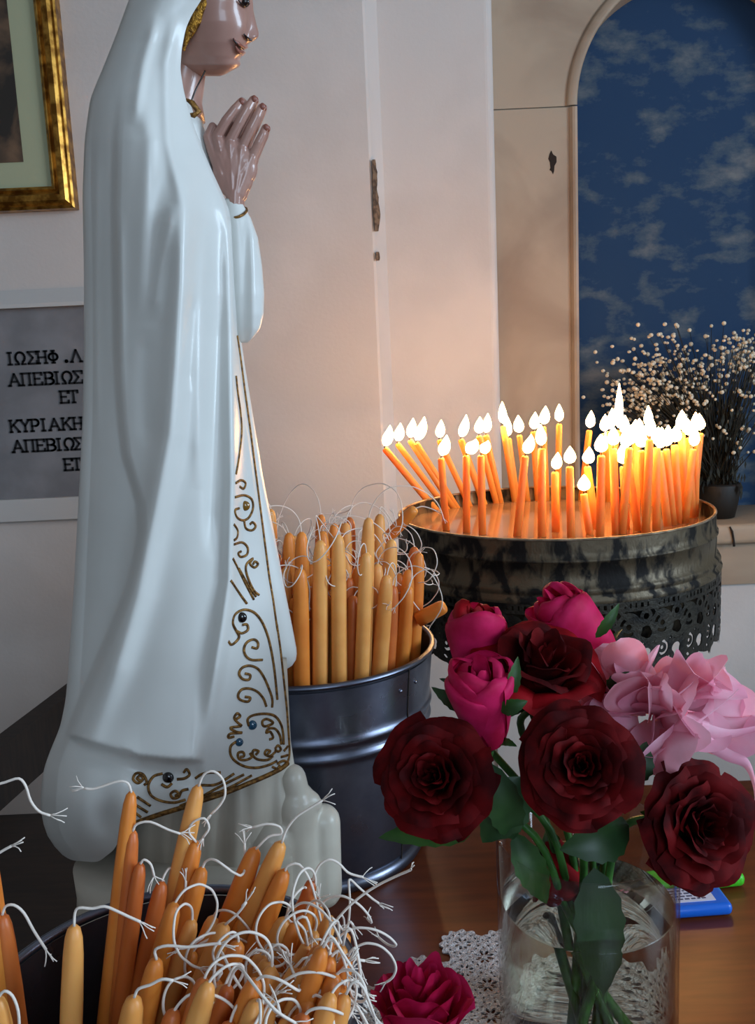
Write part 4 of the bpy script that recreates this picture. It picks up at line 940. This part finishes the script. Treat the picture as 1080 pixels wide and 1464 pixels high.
outward(obj('glass', *lathe([(.0005, 0), (VR - .003, 0), (VR, .003), (VR, VH - .001), (VR - .0008, VH), (VR - .0016, VH - .001), (VR - .0018, .008), (VR - .004, .006), (.0005, .006)], vc, 96), m_glass, vs))
zw = atY(840, 1285, VY).z - vz
outward(obj('water', *lathe([(.0005, .0064), (VR - .0045, .0064), (VR - .0024, .0085), (VR - .0024, zw - .001), (VR - .0026, zw), (.0005, zw)], vc, 96), m_water, vs))

def frame_of(axis):
    w = Vector(axis).normalized(); u = w.orthogonal().normalized(); return u, w.cross(u), w
def petal_pts(th, wd, r0, r1, h, curl, rnd, nu=9, nv=9, ruffle=.0006, point=0.0, z0=0.0, drop=0.0):
    P = np.zeros((nv, nu, 3)); ph = rnd.uniform(0, 6)
    for j in range(nv):
        v = j / (nv - 1)
        wf = math.sin(math.pi * (.10 + .62 * v)) ** .7 * (1 - point * v ** 3)
        for i in range(nu):
            u = 2 * i / (nu - 1) - 1; a = th + u * wd * wf; c_ = max(0, v - .55)
            rho = r0 + (r1 - r0) * v ** .7 + curl * c_ ** 2 * 4.9 + ruffle * (math.sin(3.1 * u + ph) + .5 * math.sin(7 * u + 2 * ph)) * v * v
            z = z0 + h * (1 - (1 - v) ** 1.5) * (1 - .16 * u * u * v) - drop * c_ ** 2 * 4.9 - abs(curl) * c_ ** 2 * 2.5 + ruffle * math.sin(6 * u + ph) * v
            P[j, i] = (rho * math.cos(a), rho * math.sin(a), z)
    return P
def place(P, c, axis):
    u, v, w = frame_of(axis); M_ = np.array([u, v, w]); return P @ M_ + np.array(c)
def leaf_mesh(a, b, w, n, fold=.25, curve=.15, serr=1.0, rnd_=.85, wav=0.0):
    a = Vector(a); b = Vector(b); t = b - a; L = t.length; t.normalize(); s = t.cross(Vector(n)).normalized(); n = s.cross(t).normalized(); rows = []
    for k in range(13):
        q = k / 12; hw = w * max(math.sin(math.pi * (q ** .8 if serr else .04 + .93 * q ** 1.25)), 0) ** rnd_ * (1 + serr * (.08 if k % 2 else -.05)); c_ = a + t * L * q + n * (curve * L * math.sin(math.pi * q) + wav * math.sin(5 * q))
        rows.append([c_ - s * hw + n * hw * fold, c_ - s * hw * .5 + n * hw * fold * .4, c_, c_ + s * hw * .5 + n * hw * fold * .4, c_ + s * hw + n * hw * fold])
    return grid(np.array([[tuple(p) for p in r] for r in rows]))
rr_ = random.Random(31)
def stem_path(c, axis, k):
    ins = Vector((VX + .016 * math.cos(k * 1.9), VY + .014 * math.sin(k * 1.9), .02)); top = Vector((VX + (c.x - VX) * .38, VY + (c.y - VY) * .38, VH - .008))
    o_ = Vector((top.x - VX, top.y - VY, 0))
    if o_.length > VR - .010: o_ = o_.normalized() * (VR - .010); top = Vector((VX + o_.x, VY + o_.y, top.z))
    ax = Vector(axis).normalized(); low = Vector((VX - (top.x - VX) * .5 + .008 * math.cos(k * 2.3), VY - (top.y - VY) * .3 + .008 * math.sin(k * 2.3), .012))
    return [Vector(p) for p in catmull([c, c - ax * .018, top + Vector((0, 0, .012)), top + (low - top) * .4, low], 5)]
def rose(px, py, Y, axis, R, hgt, rings, m, label, k, stem=True, tight=1.0, m_out=None, group=None):
    c = atY(px, py, Y); ax = Vector(axis).normalized(); base = c - ax * hgt * .6
    t = thing('rose', base, label, 'flower', group)
    for (n, f0, f1, hh, cu, wd, dp) in rings:
        th0 = rr_.uniform(0, 6)
        for i in range(n):
            P = petal_pts(th0 + 2 * math.pi * i / n + rr_.uniform(-.28, .28), wd * rr_.uniform(.9, 1.2), R * f0, R * f1 * rr_.uniform(.92, 1.05), hgt * hh * rr_.uniform(.92, 1.06), R * cu * rr_.uniform(.4, 1.5), rr_, nu=13, nv=10, ruffle=R * .034, drop=R * dp)
            obj('petal', *grid(place(P, base, ax)), m_out if (m_out and f1 > .8) else m, t)
    obj('calyx', *tube([base - ax * .006, base - ax * .002, base + ax * .003, base + ax * .007], [.0016, .0042, .0062, R * .34], 12), m_green, t)
    for i in range(4):
        u, v, w = frame_of(ax); d_ = u * math.cos(i * 1.57 + k) + v * math.sin(i * 1.57 + k)
        obj('sepal', *leaf_mesh(base + d_ * .003, base + d_ * R * .75 - ax * .003 * (i % 2), .0032, ax, .2, .1), m_green, t)
    if stem: obj('stem', *tube(stem_path(base - ax * .004, ax, k), .0021, 8), m_stem, t)
    return t
OPEN = [(3, .02, .10, .98, .0, 1.3, 0), (3, .04, .20, .98, .02, 1.25, 0), (4, .06, .32, .96, .03, 1.0, 0), (5, .08, .46, .93, .05, .85, 0), (5, .10, .60, .88, .08, .80, 0), (6, .12, .74, .82, .12, .72, .02), (6, .14, .86, .74, .16, .70, .05), (6, .16, .97, .64, .18, .68, .10)]
HALF = [(3, .05, .14, 1.0, .0, 1.3, 0), (4, .08, .34, 1.0, .03, 1.1, 0), (4, .10, .52, .97, .07, .95, 0), (5, .14, .72, .92, .14, .9, .05), (5, .18, .92, .82, .26, .85, .12)]
BUD = [(3, .10, .30, .96, -.10, 1.4, 0), (3, .26, .80, 1.0, -.46, 1.4, 0), (3, .36, .98, .99, -.52, 1.35, 0), (2, .40, 1.10, .92, -.36, 1.3, 0)]
toc = lambda px, py: (CAM - atY(px, py, .42)).normalized()
def aim(px, py, dx, dz, tw=1.0):
    v = toc(px, py) * tw + Vector((dx, 0, dz)); return v.normalized()
rose(622, 1110, .415, aim(622, 1110, -.28, .12), .0272, .032, OPEN, m_red, 'wide open dark red rose hanging over the bucket side of the vase', 0)
rose(832, 1095, .400, aim(832, 1095, .05, .10), .0262, .032, OPEN, m_red, 'wide open dark red rose in the middle of the bouquet', 1)
rose(1003, 1180, .405, aim(1003, 1180, .55, -.12), .0285, .034, OPEN, m_red, 'drooping dark red rose hanging above the blue and green cases', 2)
rose(775, 955, .455, aim(775, 955, .30, .95, .55), .0285, .044, HALF, m_red, 'half open crimson rose at the top of the bouquet between magenta buds', 3, m_out=m_crim)
rose(680, 912, .480, (-.02, -.02, 1), .0200, .060, BUD, m_crim, 'tall magenta rose bud beside the candle bucket', 4, m_out=m_magenta)
rose(690, 990, .440, (-.12, -.25, 1), .0205, .052, BUD, m_magenta, 'magenta rose bud in front of the tall bud above the left red rose', 5)
rose(812, 882, .500, (-.85, -.05, .75), .0200, .054, BUD, m_magenta, 'magenta rose bud lying back against the tray lace', 6)
rose(800, 1262, .455, (.1, -.5, -.8), .0165, .036, BUD, m_crim, 'drowned crimson rose bud hanging inside the glass vase', 7, stem=False)
# pink many-petalled bloom
pc_ = atY(934, 1024, .462); pk = thing('pink_bloom', pc_ - Vector((0, 0, .03)), 'large pale pink ruffled bloom with ribbon-like petals beside the dark roses', 'flower')
rp = random.Random(77)
for i in range(56):
    az = rp.uniform(0, 2 * math.pi); el = rp.uniform(-.35, 1.25); d_ = Vector((math.cos(az) * math.cos(el), math.sin(az) * math.cos(el) - .15, math.sin(el))).normalized()
    r_in = rp.uniform(.004, .016); L_ = rp.uniform(.028, .042); w_ = rp.uniform(.010, .016); n_ = (d_.cross(Vector((rp.uniform(-1, 1), rp.uniform(-1, 1), rp.uniform(-1, 1))))).normalized()
    k_ = Vector((1.12, 1, .92)); a_ = pc_ + Vector((d_.x * k_.x, d_.y, d_.z * k_.z)) * r_in; b_ = pc_ + Vector((d_.x * k_.x, d_.y, d_.z * k_.z)) * (r_in + L_)
    obj('petal', *leaf_mesh(a_, b_, w_, n_, rp.uniform(.1, .5), rp.uniform(-.15, .3), 0, .6, .0015), rp.choice([m_pink, m_pink, m_pinkd]), pk)
for pts in ([(1010, 1060), (1040, 1078), (1066, 1090), (1078, 1120), (1080, 1150)], [(1000, 1040), (1040, 1048), (1085, 1040)], [(960, 1050), (1000, 1030), (1040, 1000), (1056, 985)], [(960, 1000), (980, 985), (1000, 968)]):
    c_ = catmull(pts, 5); rows = []
    wd_ = .0030 if pts[0][0] > 990 else .0009
    for i, q_ in enumerate(c_):
        p = atY(q_[0], q_[1], .435); s_ = i / (len(c_) - 1); hw = wd_ * (1.2 - .7 * s_); rows.append([(p.x - hw * .3, p.y - hw * .5, p.z - hw), (p.x, p.y - hw, p.z), (p.x + hw * .3, p.y - hw * .5, p.z + hw)])
    obj('strap_petal', *grid(np.array(rows)), m_pink, pk)
obj('stem', *tube(stem_path(pc_ - Vector((.004, 0, .012)), (.2, 0, 1), 8), .0024, 8), m_stem, pk)
# leaves that stand out, each with its own stalk inside the bouquet
def leaf(a, b, w, Ya, Yb, m, label, n=(0, -1, .3), **kw):
    A = atY(a[0], a[1], Ya); B = atY(b[0], b[1], Yb)
    o = obj('rose_leaf', *leaf_mesh(A, B, w, n, **kw), m, None, True, loc=A); return tag(o, label, 'leaf')
leaf((672, 1195), (541, 1198), .0085, .425, .420, m_green, 'broad green leaf under the left dark red rose', (0, -.4, 1), fold=.1, curve=.05)
leaf((727, 1000), (741, 938), .0034, .432, .435, m_green, 'slim pale green leaf standing beside the front magenta bud')
leaf((852, 912), (886, 862), .0030, .47, .47, m_green, 'bright green sliver of leaf against the tray lace')
leaf((715, 1015), (755, 1002), .0040, .43, .425, m_green, 'small curled olive leaf at the foot of the front magenta bud')
leaf((850, 1240), (862, 1415), .0125, .418, .412, m_gdark, 'large dark leaf hanging down inside the vase water', (0, -1, .2), fold=.08, curve=.04)
leaf((735, 1190), (782, 1292), .0080, .432, .425, m_green, 'green leaf bending down into the vase neck')
leaf((672, 1020), (617, 982), .0040, .47, .475, m_gdark, 'dark serrated leaf pointing at the bucket below the tray')
leaf((680, 985), (628, 970), .0026, .485, .49, m_gdark, 'narrow dark leaf just under the tray lace')
leaf((745, 1110), (690, 1205), .0120, .435, .428, m_gdark, 'dark leaf between the left and middle red roses')
leaf((900, 1120), (925, 1060), .0070, .425, .43, m_gdark, 'dark green leaf between the middle rose and pink bloom')
leaf((900, 1180), (800, 1215), .0110, .425, .415, m_gdark, 'dark leaf below the middle red rose at the vase mouth')
leaf((700, 1090), (735, 1200), .0090, .42, .43, m_gdark, 'dark leaf tucked behind the left red rose')
leaf((860, 1005), (900, 960), .0070, .46, .465, m_gdark, 'dark leaf behind the pink bloom')
leaf((760, 1030), (800, 1010), .0080, .45, .445, m_gdark, 'dark leaf under the top crimson rose')
# loose magenta bloom on the doily
c = atZ(602, 1555, .001); lb = thing('loose_bloom', (c.x, c.y, .0016), 'magenta ruffled flower head lying on the doily before the vase', 'flower')
for (n, f0, f1, hh, cu, wd, dp) in HALF:
    th0 = rr_.uniform(0, 6)
    for i in range(n):
        P = petal_pts(th0 + 2 * math.pi * i / n, wd * 1.1, .031 * f0, .031 * f1 * .88, .064 * hh * rr_.uniform(.93, 1.04), .026 * cu * .3, rr_, nu=13, nv=10, ruffle=.0012); Q = place(P, (c.x, c.y, .003), (.05, .12, 1)); Q[..., 2] = np.maximum(Q[..., 2], .002)
        obj('petal', *grid(Q), m_magenta, lb)

# ================================================================== two small cases on the table
def case(name, pr, L_, D_, H_, rot, m, label):
    c_, s_ = math.cos(rot), math.sin(rot); V, Fc = bevbox(-L_, 0, 0, D_, 0, H_, H_ * .42, 4); V = [(pr.x + x * c_ - y * s_, pr.y + x * s_ + y * c_, z + .0004) for x, y, z in V]
    t = thing(name, (pr.x, pr.y, 0), label, 'case'); obj('body', V, Fc, m, t); return t, (c_, s_)
p = atZ(1050, 1311, 0); b_, (c_, s_) = case('plastic_case', p, .062, .026, .009, .05, m_blue, 'flat blue plastic case with a white printed label on the table')
def on(t_pr, c_, s_, x, y, z): return (t_pr.x + x * c_ - y * s_, t_pr.y + x * s_ + y * c_, z)
def lab(x0, x1, y0, y1, z0, z1): return [on(p, c_, s_, x, y, z) for x, y, z in boxv(x0, x1, y0, y1, z0, z1)]
lb_ = obj('label', lab(-.054, -.010, .006, .0215, .0090, .0098), BOXF, m_lab, b_, False)
rt = random.Random(2)
for row in range(4):
    x = -.050
    while x < -.016:
        w_ = rt.uniform(.001, .004); y = .0085 + row * .0032; obj('print', lab(x, x + w_, y, y + .0014, .0096, .00995), BOXF, m_print, lb_, False); x += w_ + .0012
p2 = atZ(1068, 1270, 0); case('plastic_case', p2, .070, .020, .010, .10, m_lime, 'flat bright green plastic case lying behind the blue one')
